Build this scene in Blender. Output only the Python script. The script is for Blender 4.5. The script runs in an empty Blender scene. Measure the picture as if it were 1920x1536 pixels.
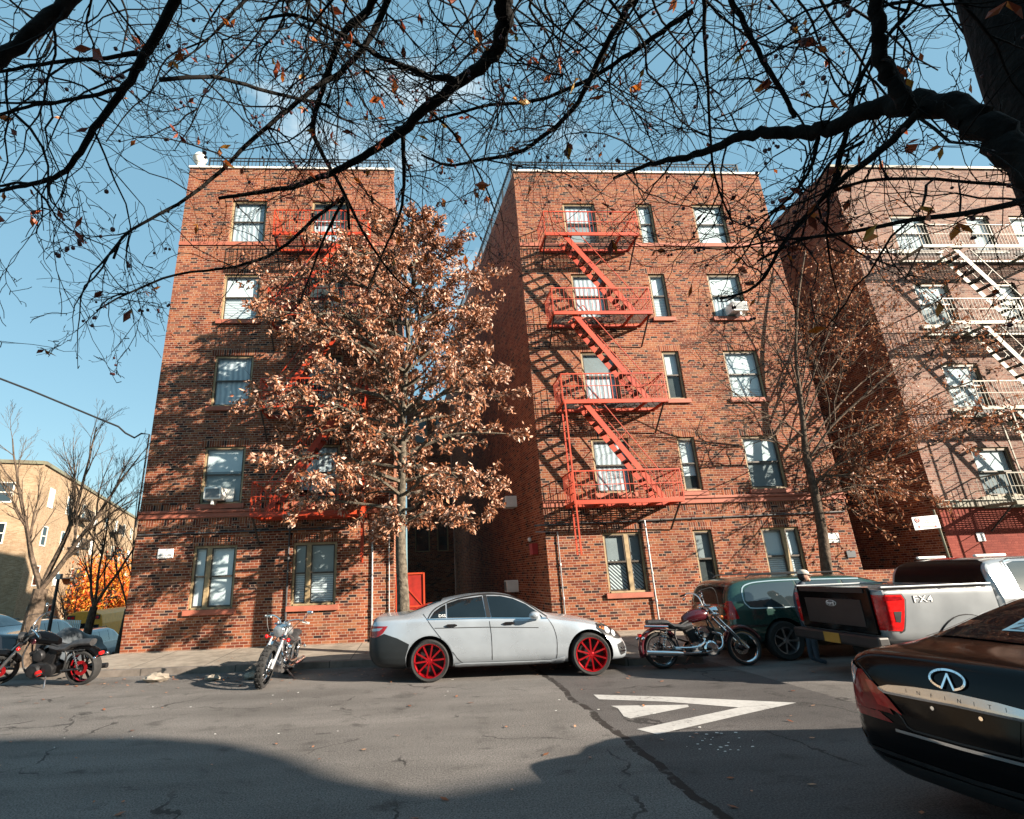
import bpy, bmesh, math, random
import numpy as np
from mathutils import Vector, Matrix, geometry
from mathutils.bvhtree import BVHTree
rnd = random.Random(7)
SC = bpy.context.scene
COL = SC.collection
PI = math.pi
# ------------------------------------------------------------------ camera
CAMH = 1.686
D = 14.32            # distance of the brick fronts
FPX, CXP = 975.0, 845.5
ROWS = [(0.9978940561584622, -0.0543626754218908, -0.035385762738509595),
        (-0.016989584112150936, 0.30743251308860914, -0.9514182066408643),
        (0.062600373124352, 0.9500157627202805, 0.3058614782343399)]
cam_data = bpy.data.cameras.new('camera')
cam = bpy.data.objects.new('camera', cam_data)
COL.objects.link(cam)
m = Matrix.Identity(4)
for i in range(3):
    m[i][0] = ROWS[0][i]; m[i][1] = -ROWS[1][i]; m[i][2] = -ROWS[2][i]
m.translation = (0, 0, CAMH)
cam.matrix_world = m
cam_data.sensor_fit = 'HORIZONTAL'; cam_data.sensor_width = 36
cam_data.lens = FPX / 1920 * 36
cam_data.shift_x = (960 - CXP) / 1920
cam_data.clip_start = .05; cam_data.clip_end = 2000
SC.camera = cam

def ray(px, py):
    a, b = (px - CXP) / FPX, (py - 768) / FPX
    return Vector([a * ROWS[0][i] + b * ROWS[1][i] + ROWS[2][i] for i in range(3)])
def at(px, py, Y):
    d = ray(px, py); return Vector((0, 0, CAMH)) + d * (Y / d.y)
def dist(px, py, r):
    d = ray(px, py).normalized(); return Vector((0, 0, CAMH)) + d * r

# ------------------------------------------------------------------ light and sky
AZ, EL = math.radians(61), math.radians(20.3)
sun_dir = Vector((math.sin(AZ) * math.cos(EL), -math.cos(AZ) * math.cos(EL), math.sin(EL)))
ld = bpy.data.lights.new('sun', 'SUN'); ld.energy = 5.0; ld.angle = math.radians(.5); ld.color = (1, .87, .72)
lo = bpy.data.objects.new('sun', ld); COL.objects.link(lo)
lo.rotation_euler = sun_dir.to_track_quat('Z', 'Y').to_euler(); lo.location = (30, -20, 30)
w = bpy.data.worlds.new('World'); SC.world = w; w.use_nodes = True
nt = w.node_tree; bg = nt.nodes['Background']
sky = nt.nodes.new('ShaderNodeTexSky'); sky.sky_type = 'NISHITA'; sky.sun_disc = False
sky.sun_elevation = EL; sky.sun_rotation = math.radians(180) - AZ
sky.air_density = 1.0; sky.dust_density = .9; sky.ozone_density = 1.1
tc = nt.nodes.new('ShaderNodeTexCoord'); mp = nt.nodes.new('ShaderNodeMapping'); mp.inputs['Scale'].default_value = (2.2, 2.2, 5.5)
nz = nt.nodes.new('ShaderNodeTexNoise'); nz.inputs['Scale'].default_value = 1.3; nz.inputs['Detail'].default_value = 8
nz.inputs['Roughness'].default_value = .58
rp = nt.nodes.new('ShaderNodeValToRGB'); rp.color_ramp.elements[0].position = .585; rp.color_ramp.elements[1].position = .80
mx = nt.nodes.new('ShaderNodeMix'); mx.data_type = 'RGBA'; mx.inputs[7].default_value = (5.6, 6.2, 6.4, 1)
nt.links.new(tc.outputs['Generated'], mp.inputs[0]); nt.links.new(mp.outputs[0], nz.inputs['Vector'])
vd = nt.nodes.new('ShaderNodeVectorMath'); vd.operation = 'DOT_PRODUCT'; vd.inputs[1].default_value = Vector((.02, .80, .52)).normalized()
nrm_ = nt.nodes.new('ShaderNodeVectorMath'); nrm_.operation = 'NORMALIZE'; nt.links.new(tc.outputs['Generated'], nrm_.inputs[0]); nt.links.new(nrm_.outputs[0], vd.inputs[0])
mr_ = nt.nodes.new('ShaderNodeMapRange'); mr_.inputs[1].default_value = .80; mr_.inputs[2].default_value = 1.0; mr_.inputs[3].default_value = -.30; mr_.inputs[4].default_value = .18; nt.links.new(vd.outputs['Value'], mr_.inputs[0])
ad_ = nt.nodes.new('ShaderNodeMath'); ad_.operation = 'ADD'; nt.links.new(nz.outputs['Fac'], ad_.inputs[0]); nt.links.new(mr_.outputs[0], ad_.inputs[1]); nt.links.new(ad_.outputs[0], rp.inputs[0])
nt.links.new(rp.outputs[0], mx.inputs[0]); tn = nt.nodes.new('ShaderNodeMix'); tn.data_type = 'RGBA'; tn.blend_type = 'MULTIPLY'; tn.inputs[0].default_value = 1; tn.inputs[7].default_value = (1.15, 1.15, .95, 1)
nt.links.new(sky.outputs[0], tn.inputs[6]); fl = nt.nodes.new('ShaderNodeMix'); fl.data_type = 'RGBA'; fl.inputs[0].default_value = .62; fl.inputs[7].default_value = (1.38, 2.95, 4.05, 1)
nt.links.new(tn.outputs[2], fl.inputs[6]); nt.links.new(fl.outputs[2], mx.inputs[6]); nt.links.new(mx.outputs[2], bg.inputs[0])
bg.inputs[1].default_value = .060
SC.view_settings.view_transform = 'Standard'; SC.view_settings.look = 'None'; SC.view_settings.gamma = 1
SC.view_settings.exposure = 1.75
SC.cycles.use_denoising = True
SC.cycles.max_bounces = 5; SC.cycles.transparent_max_bounces = 8
SC.cycles.diffuse_bounces = 1; SC.cycles.glossy_bounces = 3; SC.cycles.transmission_bounces = 2

# ------------------------------------------------------------------ materials
MATS = {}
def newmat(name):
    m = bpy.data.materials.new(name); m.use_nodes = True
    n = m.node_tree; b = n.nodes['Principled BSDF']; MATS[name] = m
    return m, n, b
def link(n, a, b): n.links.new(a, b)
def pm(name, col, rough=.6, metal=0., var=.15, vs=5., bump=0., bs=60., coat=0., spec=.5, coord='Object'):
    m, n, b = newmat(name)
    b.inputs['Roughness'].default_value = rough; b.inputs['Metallic'].default_value = metal
    b.inputs['Coat Weight'].default_value = coat; b.inputs['Coat Roughness'].default_value = .06
    b.inputs['Specular IOR Level'].default_value = spec
    t = n.nodes.new('ShaderNodeTexCoord'); z = n.nodes.new('ShaderNodeTexNoise')
    z.inputs['Scale'].default_value = vs; z.inputs['Detail'].default_value = 5
    link(n, t.outputs[coord], z.inputs['Vector'])
    r = n.nodes.new('ShaderNodeMapRange'); r.inputs[1].default_value = .3; r.inputs[2].default_value = .7
    r.inputs[3].default_value = 1 - var; r.inputs[4].default_value = 1 + var
    link(n, z.outputs['Fac'], r.inputs[0])
    mu = n.nodes.new('ShaderNodeMix'); mu.data_type = 'RGBA'; mu.blend_type = 'MULTIPLY'; mu.inputs[0].default_value = 1
    mu.inputs[6].default_value = (*col, 1); link(n, r.outputs[0], mu.inputs[7])
    link(n, mu.outputs[2], b.inputs['Base Color'])
    if bump:
        z2 = n.nodes.new('ShaderNodeTexNoise'); z2.inputs['Scale'].default_value = bs; z2.inputs['Detail'].default_value = 4
        link(n, t.outputs[coord], z2.inputs['Vector'])
        bu = n.nodes.new('ShaderNodeBump'); bu.inputs['Strength'].default_value = bump; bu.inputs['Distance'].default_value = .02
        link(n, z2.outputs['Fac'], bu.inputs['Height']); link(n, bu.outputs[0], b.inputs['Normal'])
    return m
def math_node(n, op, a, b=None):
    q = n.nodes.new('ShaderNodeMath'); q.operation = op
    for i, v in enumerate((a, b)):
        if v is None: continue
        if isinstance(v, (int, float)): q.inputs[i].default_value = v
        else: link(n, v, q.inputs[i])
    return q.outputs[0]
def ramp(n, fac, stops, const=False):
    r = n.nodes.new('ShaderNodeValToRGB'); e = r.color_ramp.elements
    if const: r.color_ramp.interpolation = 'CONSTANT'
    e[0].position, e[0].color = stops[0][0], (*stops[0][1], 1)
    e[1].position, e[1].color = stops[1][0], (*stops[1][1], 1)
    for p, c in stops[2:]:
        x = e.new(p); x.color = (*c, 1)
    link(n, fac, r.inputs[0]); return r.outputs[0]
def brick_mat(name, stops, mortar, upright=False, header=True, weave=False, rowh=.067, bw=.212):
    m, n, b = newmat(name)
    uv = n.nodes.new('ShaderNodeUVMap'); sep = n.nodes.new('ShaderNodeSeparateXYZ'); link(n, uv.outputs[0], sep.inputs[0])
    def comb(x, y):
        c = n.nodes.new('ShaderNodeCombineXYZ'); link(n, x, c.inputs[0]); link(n, y, c.inputs[1]); return c.outputs[0]
    def bt(vec, bwid, off=.5):
        t = n.nodes.new('ShaderNodeTexBrick'); t.offset = off; t.squash = 1
        t.inputs['Scale'].default_value = 1; t.inputs['Brick Width'].default_value = bwid; t.inputs['Row Height'].default_value = rowh
        t.inputs['Mortar Size'].default_value = .0068; t.inputs['Mortar Smooth'].default_value = .25
        t.inputs['Color1'].default_value = (0, 0, 0, 1); t.inputs['Color2'].default_value = (1, 1, 1, 1); t.inputs['Mortar'].default_value = (.5, .5, .5, 1)
        link(n, vec, t.inputs['Vector']); return t
    hor = comb(sep.outputs[0], sep.outputs[1]); ver = comb(sep.outputs[1], sep.outputs[0])
    if upright:
        t = bt(ver, bw, 0); col, fac = t.outputs['Color'], t.outputs['Fac']
    else:
        t = bt(hor, bw); col, fac = t.outputs['Color'], t.outputs['Fac']
        if header:
            t2 = bt(hor, bw / 2)
            row = math_node(n, 'FLOOR', math_node(n, 'DIVIDE', sep.outputs[1], rowh))
            sel = math_node(n, 'LESS_THAN', math_node(n, 'FLOORED_MODULO', row, 6), .5)
        if weave:
            t2 = bt(ver, bw, 0)
            a = math_node(n, 'FLOOR', math_node(n, 'DIVIDE', sep.outputs[0], rowh * 3)); c = math_node(n, 'FLOOR', math_node(n, 'DIVIDE', sep.outputs[1], rowh * 3))
            sel = math_node(n, 'FLOORED_MODULO', math_node(n, 'ADD', a, c), 2)
        if header or weave:
            def mixv(A, B, typ):
                q = n.nodes.new('ShaderNodeMix'); q.data_type = typ
                i = (0, 6, 7, 2) if typ == 'RGBA' else (0, 2, 3, 0)
                link(n, sel, q.inputs[i[0]]); link(n, A, q.inputs[i[1]]); link(n, B, q.inputs[i[2]]); return q.outputs[i[3]]
            col = mixv(col, t2.outputs['Color'], 'RGBA'); fac = mixv(fac, t2.outputs['Fac'], 'FLOAT')
    bc = ramp(n, col, stops)
    z = n.nodes.new('ShaderNodeTexNoise'); z.inputs['Scale'].default_value = .55; z.inputs['Detail'].default_value = 6; link(n, uv.outputs[0], z.inputs['Vector'])
    z3 = n.nodes.new('ShaderNodeTexNoise'); z3.inputs['Scale'].default_value = 22; z3.inputs['Detail'].default_value = 4; link(n, uv.outputs[0], z3.inputs['Vector'])
    ms = n.nodes.new('ShaderNodeMapping'); ms.inputs['Scale'].default_value = (1.9, .16, 1); link(n, uv.outputs[0], ms.inputs[0]); z4 = n.nodes.new('ShaderNodeTexNoise'); z4.inputs['Scale'].default_value = 1; z4.inputs['Detail'].default_value = 7; z4.inputs['Roughness'].default_value = .65; link(n, ms.outputs[0], z4.inputs['Vector'])
    f1 = n.nodes.new('ShaderNodeMapRange'); f1.inputs[1].default_value = .36; f1.inputs[2].default_value = .64; f1.inputs[3].default_value = .66; f1.inputs[4].default_value = 1.25
    link(n, math_node(n, 'ADD', math_node(n, 'MULTIPLY', z.outputs['Fac'], .35), math_node(n, 'ADD', math_node(n, 'MULTIPLY', z3.outputs['Fac'], .30), math_node(n, 'MULTIPLY', z4.outputs['Fac'], .35))), f1.inputs[0])
    q = n.nodes.new('ShaderNodeMix'); q.data_type = 'RGBA'; link(n, fac, q.inputs[0]); link(n, bc, q.inputs[6]); q.inputs[7].default_value = (*mortar, 1)
    q2 = n.nodes.new('ShaderNodeMix'); q2.data_type = 'RGBA'; q2.blend_type = 'MULTIPLY'; q2.inputs[0].default_value = 1
    link(n, q.outputs[2], q2.inputs[6]); link(n, f1.outputs[0], q2.inputs[7]); link(n, q2.outputs[2], b.inputs['Base Color'])
    b.inputs['Roughness'].default_value = .88; b.inputs['Specular IOR Level'].default_value = .25
    bu = n.nodes.new('ShaderNodeBump'); bu.invert = True; bu.inputs['Strength'].default_value = .6; bu.inputs['Distance'].default_value = .006
    link(n, fac, bu.inputs['Height']); link(n, bu.outputs[0], b.inputs['Normal'])
    return m
RED = [(0., (.018, .011, .012)), (.08, (.03, .015, .014)), (.13, (.105, .022, .011)), (.45, (.185, .046, .020)), (.75, (.25, .076, .032)), (.9, (.26, .105, .050)), (1., (.13, .058, .036))]
MORT = (.36, .255, .19)
brick_mat('red_brick', RED, MORT)
brick_mat('red_brick_upright', RED, MORT, upright=True)
brick_mat('red_brick_weave', RED, MORT, header=False, weave=True)
PINK = [(0., (.08, .04, .034)), (.12, (.13, .062, .048)), (.5, (.215, .108, .080)), (.8, (.25, .138, .10)), (1., (.22, .15, .12))]
brick_mat('pink_brick', PINK, (.31, .262, .225))
brick_mat('painted_red_brick', [(0., (.17, .032, .022)), (.5, (.20, .040, .027)), (1., (.23, .052, .035))], (.17, .032, .022))
TANB = [(0., (.24, .155, .09)), (.5, (.30, .205, .125)), (1., (.34, .25, .165))]
brick_mat('tan_brick', TANB, (.32, .25, .17), header=False)

def glass_mat(name, tint=(.80, .88, .92), refl=.05):
    m, n, b = newmat(name)
    n.nodes.remove(b)
    tr = n.nodes.new('ShaderNodeBsdfTransparent'); tr.inputs[0].default_value = (*tint, 1)
    gl = n.nodes.new('ShaderNodeBsdfGlossy'); gl.inputs['Roughness'].default_value = .015
    z = n.nodes.new('ShaderNodeTexNoise'); z.inputs['Scale'].default_value = 1.6; t = n.nodes.new('ShaderNodeTexCoord'); link(n, t.outputs['Object'], z.inputs['Vector'])
    bu = n.nodes.new('ShaderNodeBump'); bu.inputs['Strength'].default_value = .12; bu.inputs['Distance'].default_value = .03; link(n, z.outputs['Fac'], bu.inputs['Height']); link(n, bu.outputs[0], gl.inputs['Normal'])
    lw = n.nodes.new('ShaderNodeLayerWeight'); lw.inputs[0].default_value = .5
    f = math_node(n, 'MINIMUM', math_node(n, 'ADD', math_node(n, 'MULTIPLY', math_node(n, 'POWER', lw.outputs['Facing'], 3.5), .8), refl), 1.)
    mx = n.nodes.new('ShaderNodeMixShader'); link(n, f, mx.inputs[0]); link(n, tr.outputs[0], mx.inputs[1]); link(n, gl.outputs[0], mx.inputs[2])
    link(n, mx.outputs[0], n.nodes['Material Output'].inputs[0])
    return m
glass_mat('window_glass')

def wave_mat(name, a, bcol, scale, axis, rough=.7, dist_=1.5, sharp=False):
    m, n, b = newmat(name)
    t = n.nodes.new('ShaderNodeTexCoord'); wv = n.nodes.new('ShaderNodeTexWave'); wv.bands_direction = axis
    wv.inputs['Scale'].default_value = scale; wv.inputs['Distortion'].default_value = dist_; wv.inputs['Detail'].default_value = 2
    link(n, t.outputs['Object'], wv.inputs['Vector'])
    c = ramp(n, wv.outputs['Fac'], [(.1 if sharp else 0., a), (.3 if sharp else 1., bcol)])
    link(n, c, b.inputs['Base Color']); b.inputs['Roughness'].default_value = rough
    bu = n.nodes.new('ShaderNodeBump'); bu.inputs['Strength'].default_value = .5; bu.inputs['Distance'].default_value = .02; link(n, wv.outputs['Fac'], bu.inputs['Height']); link(n, bu.outputs[0], b.inputs['Normal'])
    return m
wave_mat('curtain_folds', (.42, .44, .46), (.72, .72, .70), 2.1, 'X', dist_=3.5)
wave_mat('slat_blind', (.34, .35, .36), (.78, .78, .75), 5.5, 'Z', dist_=0., sharp=True)
pm('roller_shade', (.80, .80, .77), .8, var=.05, vs=2)
pm('dim_shade', (.30, .31, .30), .8, var=.15, vs=2)
pm('dark_curtain', (.05, .055, .05), .8, var=.4, vs=3)
wave_mat('security_gate', (.02, .02, .02), (.55, .55, .52), 6, 'DIAGONAL', dist_=.0, sharp=True)
pm('dark_interior', (.012, .012, .013), .9)
pm('window_casing', (.30, .22, .12), .55, var=.25, vs=7)
pm('window_sash', (.055, .042, .03), .5, var=.3, vs=7)
pm('pale_casing', (.58, .55, .48), .55, var=.15, vs=7)
pm('terracotta', (.33, .10, .060), .7, var=.16, vs=3, bump=.15)
pm('white_coping', (.72, .70, .64), .7, var=.12, vs=3)
pm('roof_felt', (.06, .06, .06), .9)
def rusty(name, col, rust, amount=.60):
    m, n, b = newmat(name); t = n.nodes.new('ShaderNodeTexCoord')
    z = n.nodes.new('ShaderNodeTexNoise'); z.inputs['Scale'].default_value = 5.5; z.inputs['Detail'].default_value = 9; z.inputs['Roughness'].default_value = .7; link(n, t.outputs['Object'], z.inputs['Vector'])
    z2 = n.nodes.new('ShaderNodeTexNoise'); z2.inputs['Scale'].default_value = 1.3; z2.inputs['Detail'].default_value = 3; link(n, t.outputs['Object'], z2.inputs['Vector'])
    f = ramp(n, z2.outputs['Fac'], [(.3, tuple(c * .72 for c in col)), (.7, (col[0] * 1.1, col[1] * 1.5, col[2] * 1.6))])
    k = ramp(n, z.outputs['Fac'], [(amount, (0, 0, 0)), (amount + .05, (1, 1, 1))])
    q = n.nodes.new('ShaderNodeMix'); q.data_type = 'RGBA'; link(n, k, q.inputs[0]); link(n, f, q.inputs[6]); q.inputs[7].default_value = (*rust, 1); link(n, q.outputs[2], b.inputs['Base Color'])
    b.inputs['Roughness'].default_value = .55
rusty('red_paint', (.44, .034, .007), (.12, .035, .015), .64)
pm('dark_red_paint', (.28, .015, .008), .5, var=.25, vs=5)
rusty('cream_paint', (.165, .128, .083), (.08, .045, .025), .62)
pm('black_iron', (.015, .016, .017), .55, var=.3, vs=9)
pm('galvanised', (.42, .43, .44), .4, .7, var=.2, vs=12)
pm('dark_pipe', (.05, .05, .052), .5, var=.3, vs=10)
pm('ac_white', (.74, .74, .70), .5, var=.08, vs=5)
pm('ac_grille', (.16, .18, .19), .5, var=.2, vs=30)
pm('sign_white', (.80, .81, .80), .4, var=.05, vs=4)
pm('sign_ink', (.03, .03, .035), .5)
pm('sign_red', (.42, .03, .025), .45)
pm('dark_plaque', (.05, .06, .07), .5)

def asphalt():
    m, n, b = newmat('asphalt')
    t = n.nodes.new('ShaderNodeTexCoord'); sp = n.nodes.new('ShaderNodeSeparateXYZ'); link(n, t.outputs['Object'], sp.inputs[0])
    def noise(s, d=5, r=.55, sc=(1, 1, 1)):
        mp = n.nodes.new('ShaderNodeMapping'); mp.inputs['Scale'].default_value = sc; link(n, t.outputs['Object'], mp.inputs[0])
        z = n.nodes.new('ShaderNodeTexNoise'); z.inputs['Scale'].default_value = s; z.inputs['Detail'].default_value = d; z.inputs['Roughness'].default_value = r
        link(n, mp.outputs[0], z.inputs['Vector']); return z.outputs['Fac']
    grain = noise(62, 4, .85); patch = noise(.5, 6); streak = noise(1.1, 5, .6, (.28, 1.9, 1)); blot = noise(2.2, 4)
    base = ramp(n, grain, [(.34, (.016, .015, .0145)), (.66, (.255, .236, .220))])
    def mul(c, f):
        q = n.nodes.new('ShaderNodeMix'); q.data_type = 'RGBA'; q.blend_type = 'MULTIPLY'; q.inputs[0].default_value = 1; link(n, c, q.inputs[6]); link(n, f, q.inputs[7]); return q.outputs[2]
    def rng(f, a, b2, lo=.35, hi=.65):
        r = n.nodes.new('ShaderNodeMapRange'); r.inputs[1].default_value = lo; r.inputs[2].default_value = hi; r.inputs[3].default_value = a; r.inputs[4].default_value = b2; link(n, f, r.inputs[0]); return r.outputs[0]
    c = mul(base, rng(patch, .82, 1.12)); c = mul(c, rng(streak, .80, 1.08)); c = mul(c, rng(blot, .55, 1.03, .25, .42))
    vo = n.nodes.new('ShaderNodeTexVoronoi'); vo.feature = 'DISTANCE_TO_EDGE'; vo.inputs['Scale'].default_value = .42; vo.inputs['Randomness'].default_value = 1
    wv = n.nodes.new('ShaderNodeVectorMath'); wv.operation = 'ADD'; zz = n.nodes.new('ShaderNodeTexNoise'); zz.inputs['Scale'].default_value = 2.5; zz.inputs['Detail'].default_value = 5; link(n, t.outputs['Object'], zz.inputs['Vector']); sc_ = n.nodes.new('ShaderNodeVectorMath'); sc_.operation = 'SCALE'; sc_.inputs['Scale'].default_value = .5; link(n, zz.outputs['Color'], sc_.inputs[0]); link(n, t.outputs['Object'], wv.inputs[0]); link(n, sc_.outputs[0], wv.inputs[1]); link(n, wv.outputs[0], vo.inputs['Vector'])
    crack = math_node(n, 'MULTIPLY', math_node(n, 'LESS_THAN', vo.outputs['Distance'], .006), rng(noise(.8, 3), 0, .75, .48, .56))
    qc = n.nodes.new('ShaderNodeMix'); qc.data_type = 'RGBA'; link(n, crack, qc.inputs[0]); link(n, c, qc.inputs[6]); qc.inputs[7].default_value = (.015, .014, .013, 1); c = qc.outputs[2]
    c = mul(c, rng(noise(3.1, 3, .5, (.7, 1.3, 1)), .42, 1.02, .24, .36))
    # a darker resurfaced strip begins at x = 2.05, with a tarred seam along it
    ed = math_node(n, 'ADD', sp.outputs[0], math_node(n, 'MULTIPLY', math_node(n, 'SUBTRACT', noise(1.6, 4), .5), .25))
    newer = math_node(n, 'MULTIPLY', math_node(n, 'GREATER_THAN', ed, 2.08), math_node(n, 'LESS_THAN', sp.outputs[0], 5.4))
    q = n.nodes.new('ShaderNodeMix'); q.data_type = 'RGBA'; q.blend_type = 'MULTIPLY'; link(n, newer, q.inputs[0]); link(n, c, q.inputs[6]); q.inputs[7].default_value = (.58, .58, .60, 1)
    dd = math_node(n, 'ABSOLUTE', math_node(n, 'SUBTRACT', ed, 2.1))
    tar = math_node(n, 'MULTIPLY', math_node(n, 'LESS_THAN', dd, .05), rng(noise(7, 4), 0, 1, .38, .46))
    q3 = n.nodes.new('ShaderNodeMix'); q3.data_type = 'RGBA'; link(n, tar, q3.inputs[0]); link(n, q.outputs[2], q3.inputs[6]); q3.inputs[7].default_value = (.022, .018, .016, 1)
    link(n, q3.outputs[2], b.inputs['Base Color']); b.inputs['Roughness'].default_value = .86; b.inputs['Specular IOR Level'].default_value = .3
    bu = n.nodes.new('ShaderNodeBump'); bu.inputs['Strength'].default_value = .55; bu.inputs['Distance'].default_value = .008; link(n, grain, bu.inputs['Height']); link(n, bu.outputs[0], b.inputs['Normal'])
asphalt()
def concrete(name, col, joint=1.5):
    m, n, b = newmat(name)
    t = n.nodes.new('ShaderNodeTexCoord'); br = n.nodes.new('ShaderNodeTexBrick'); br.offset = 0
    br.inputs['Scale'].default_value = 1; br.inputs['Brick Width'].default_value = joint; br.inputs['Row Height'].default_value = joint; br.inputs['Mortar Size'].default_value = .012
    br.inputs['Color1'].default_value = (*[c * .9 for c in col], 1); br.inputs['Color2'].default_value = (*[c * 1.1 for c in col], 1); br.inputs['Mortar'].default_value = (*[c * .35 for c in col], 1)
    link(n, t.outputs['Object'], br.inputs['Vector'])
    z = n.nodes.new('ShaderNodeTexNoise'); z.inputs['Scale'].default_value = 3; z.inputs['Detail'].default_value = 8; z.inputs['Roughness'].default_value = .65; link(n, t.outputs['Object'], z.inputs['Vector'])
    f = ramp(n, z.outputs['Fac'], [(.3, (.55, .53, .5)), (.62, (1.08, 1.06, 1.03))])
    q = n.nodes.new('ShaderNodeMix'); q.data_type = 'RGBA'; q.blend_type = 'MULTIPLY'; q.inputs[0].default_value = 1; link(n, br.outputs['Color'], q.inputs[6]); link(n, f, q.inputs[7])
    link(n, q.outputs[2], b.inputs['Base Color']); b.inputs['Roughness'].default_value = .85
concrete('paving', (.27, .235, .195)); concrete('kerbstone', (.16, .14, .125), 1.9)

def leaf_mat(name, stops, trans=.25):
    m, n, b = newmat(name)
    g = n.nodes.new('ShaderNodeNewGeometry'); c = ramp(n, g.outputs['Random Per Island'], stops)
    link(n, c, b.inputs['Base Color']); b.inputs['Roughness'].default_value = .5; b.inputs['Specular IOR Level'].default_value = .45
    tl = n.nodes.new('ShaderNodeBsdfTranslucent'); link(n, c, tl.inputs[0])
    mx = n.nodes.new('ShaderNodeMixShader'); mx.inputs[0].default_value = trans
    link(n, b.outputs[0], mx.inputs[1]); link(n, tl.outputs[0], mx.inputs[2]); link(n, mx.outputs[0], n.nodes['Material Output'].inputs[0])
leaf_mat('oak_leaf', [(0., (.13, .04, .017)), (.28, (.30, .105, .043)), (.55, (.42, .19, .10)), (.8, (.55, .32, .22)), (1., (.72, .53, .43))], .18)
leaf_mat('sparse_leaf', [(0., (.14, .04, .02)), (.4, (.32, .11, .045)), (.8, (.45, .2, .10)), (1., (.5, .3, .18))])
leaf_mat('orange_leaf', [(0., (.55, .07, .02)), (.4, (.75, .16, .02)), (.8, (.72, .30, .03)), (1., (.45, .36, .06))], .35)
leaf_mat('hanging_leaf', [(0., (.10, .02, .012)), (.45, (.30, .06, .015)), (.8, (.5, .16, .02)), (1., (.30, .22, .04))], .35)
pm('berry', (.06, .012, .014), .5)
pm('black_bark', (.008, .0072, .0065), .9, var=.6, vs=12, bump=1., bs=22, spec=.15)
pm('grey_bark', (.10, .085, .065), .9, var=.6, vs=14, bump=.9, bs=30, spec=.2)
pm('brown_bark', (.085, .062, .045), .9, var=.5, vs=12, bump=.8, bs=30, spec=.2)
pm('twig_bark', (.11, .075, .052), .85, var=.4, vs=12)

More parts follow.
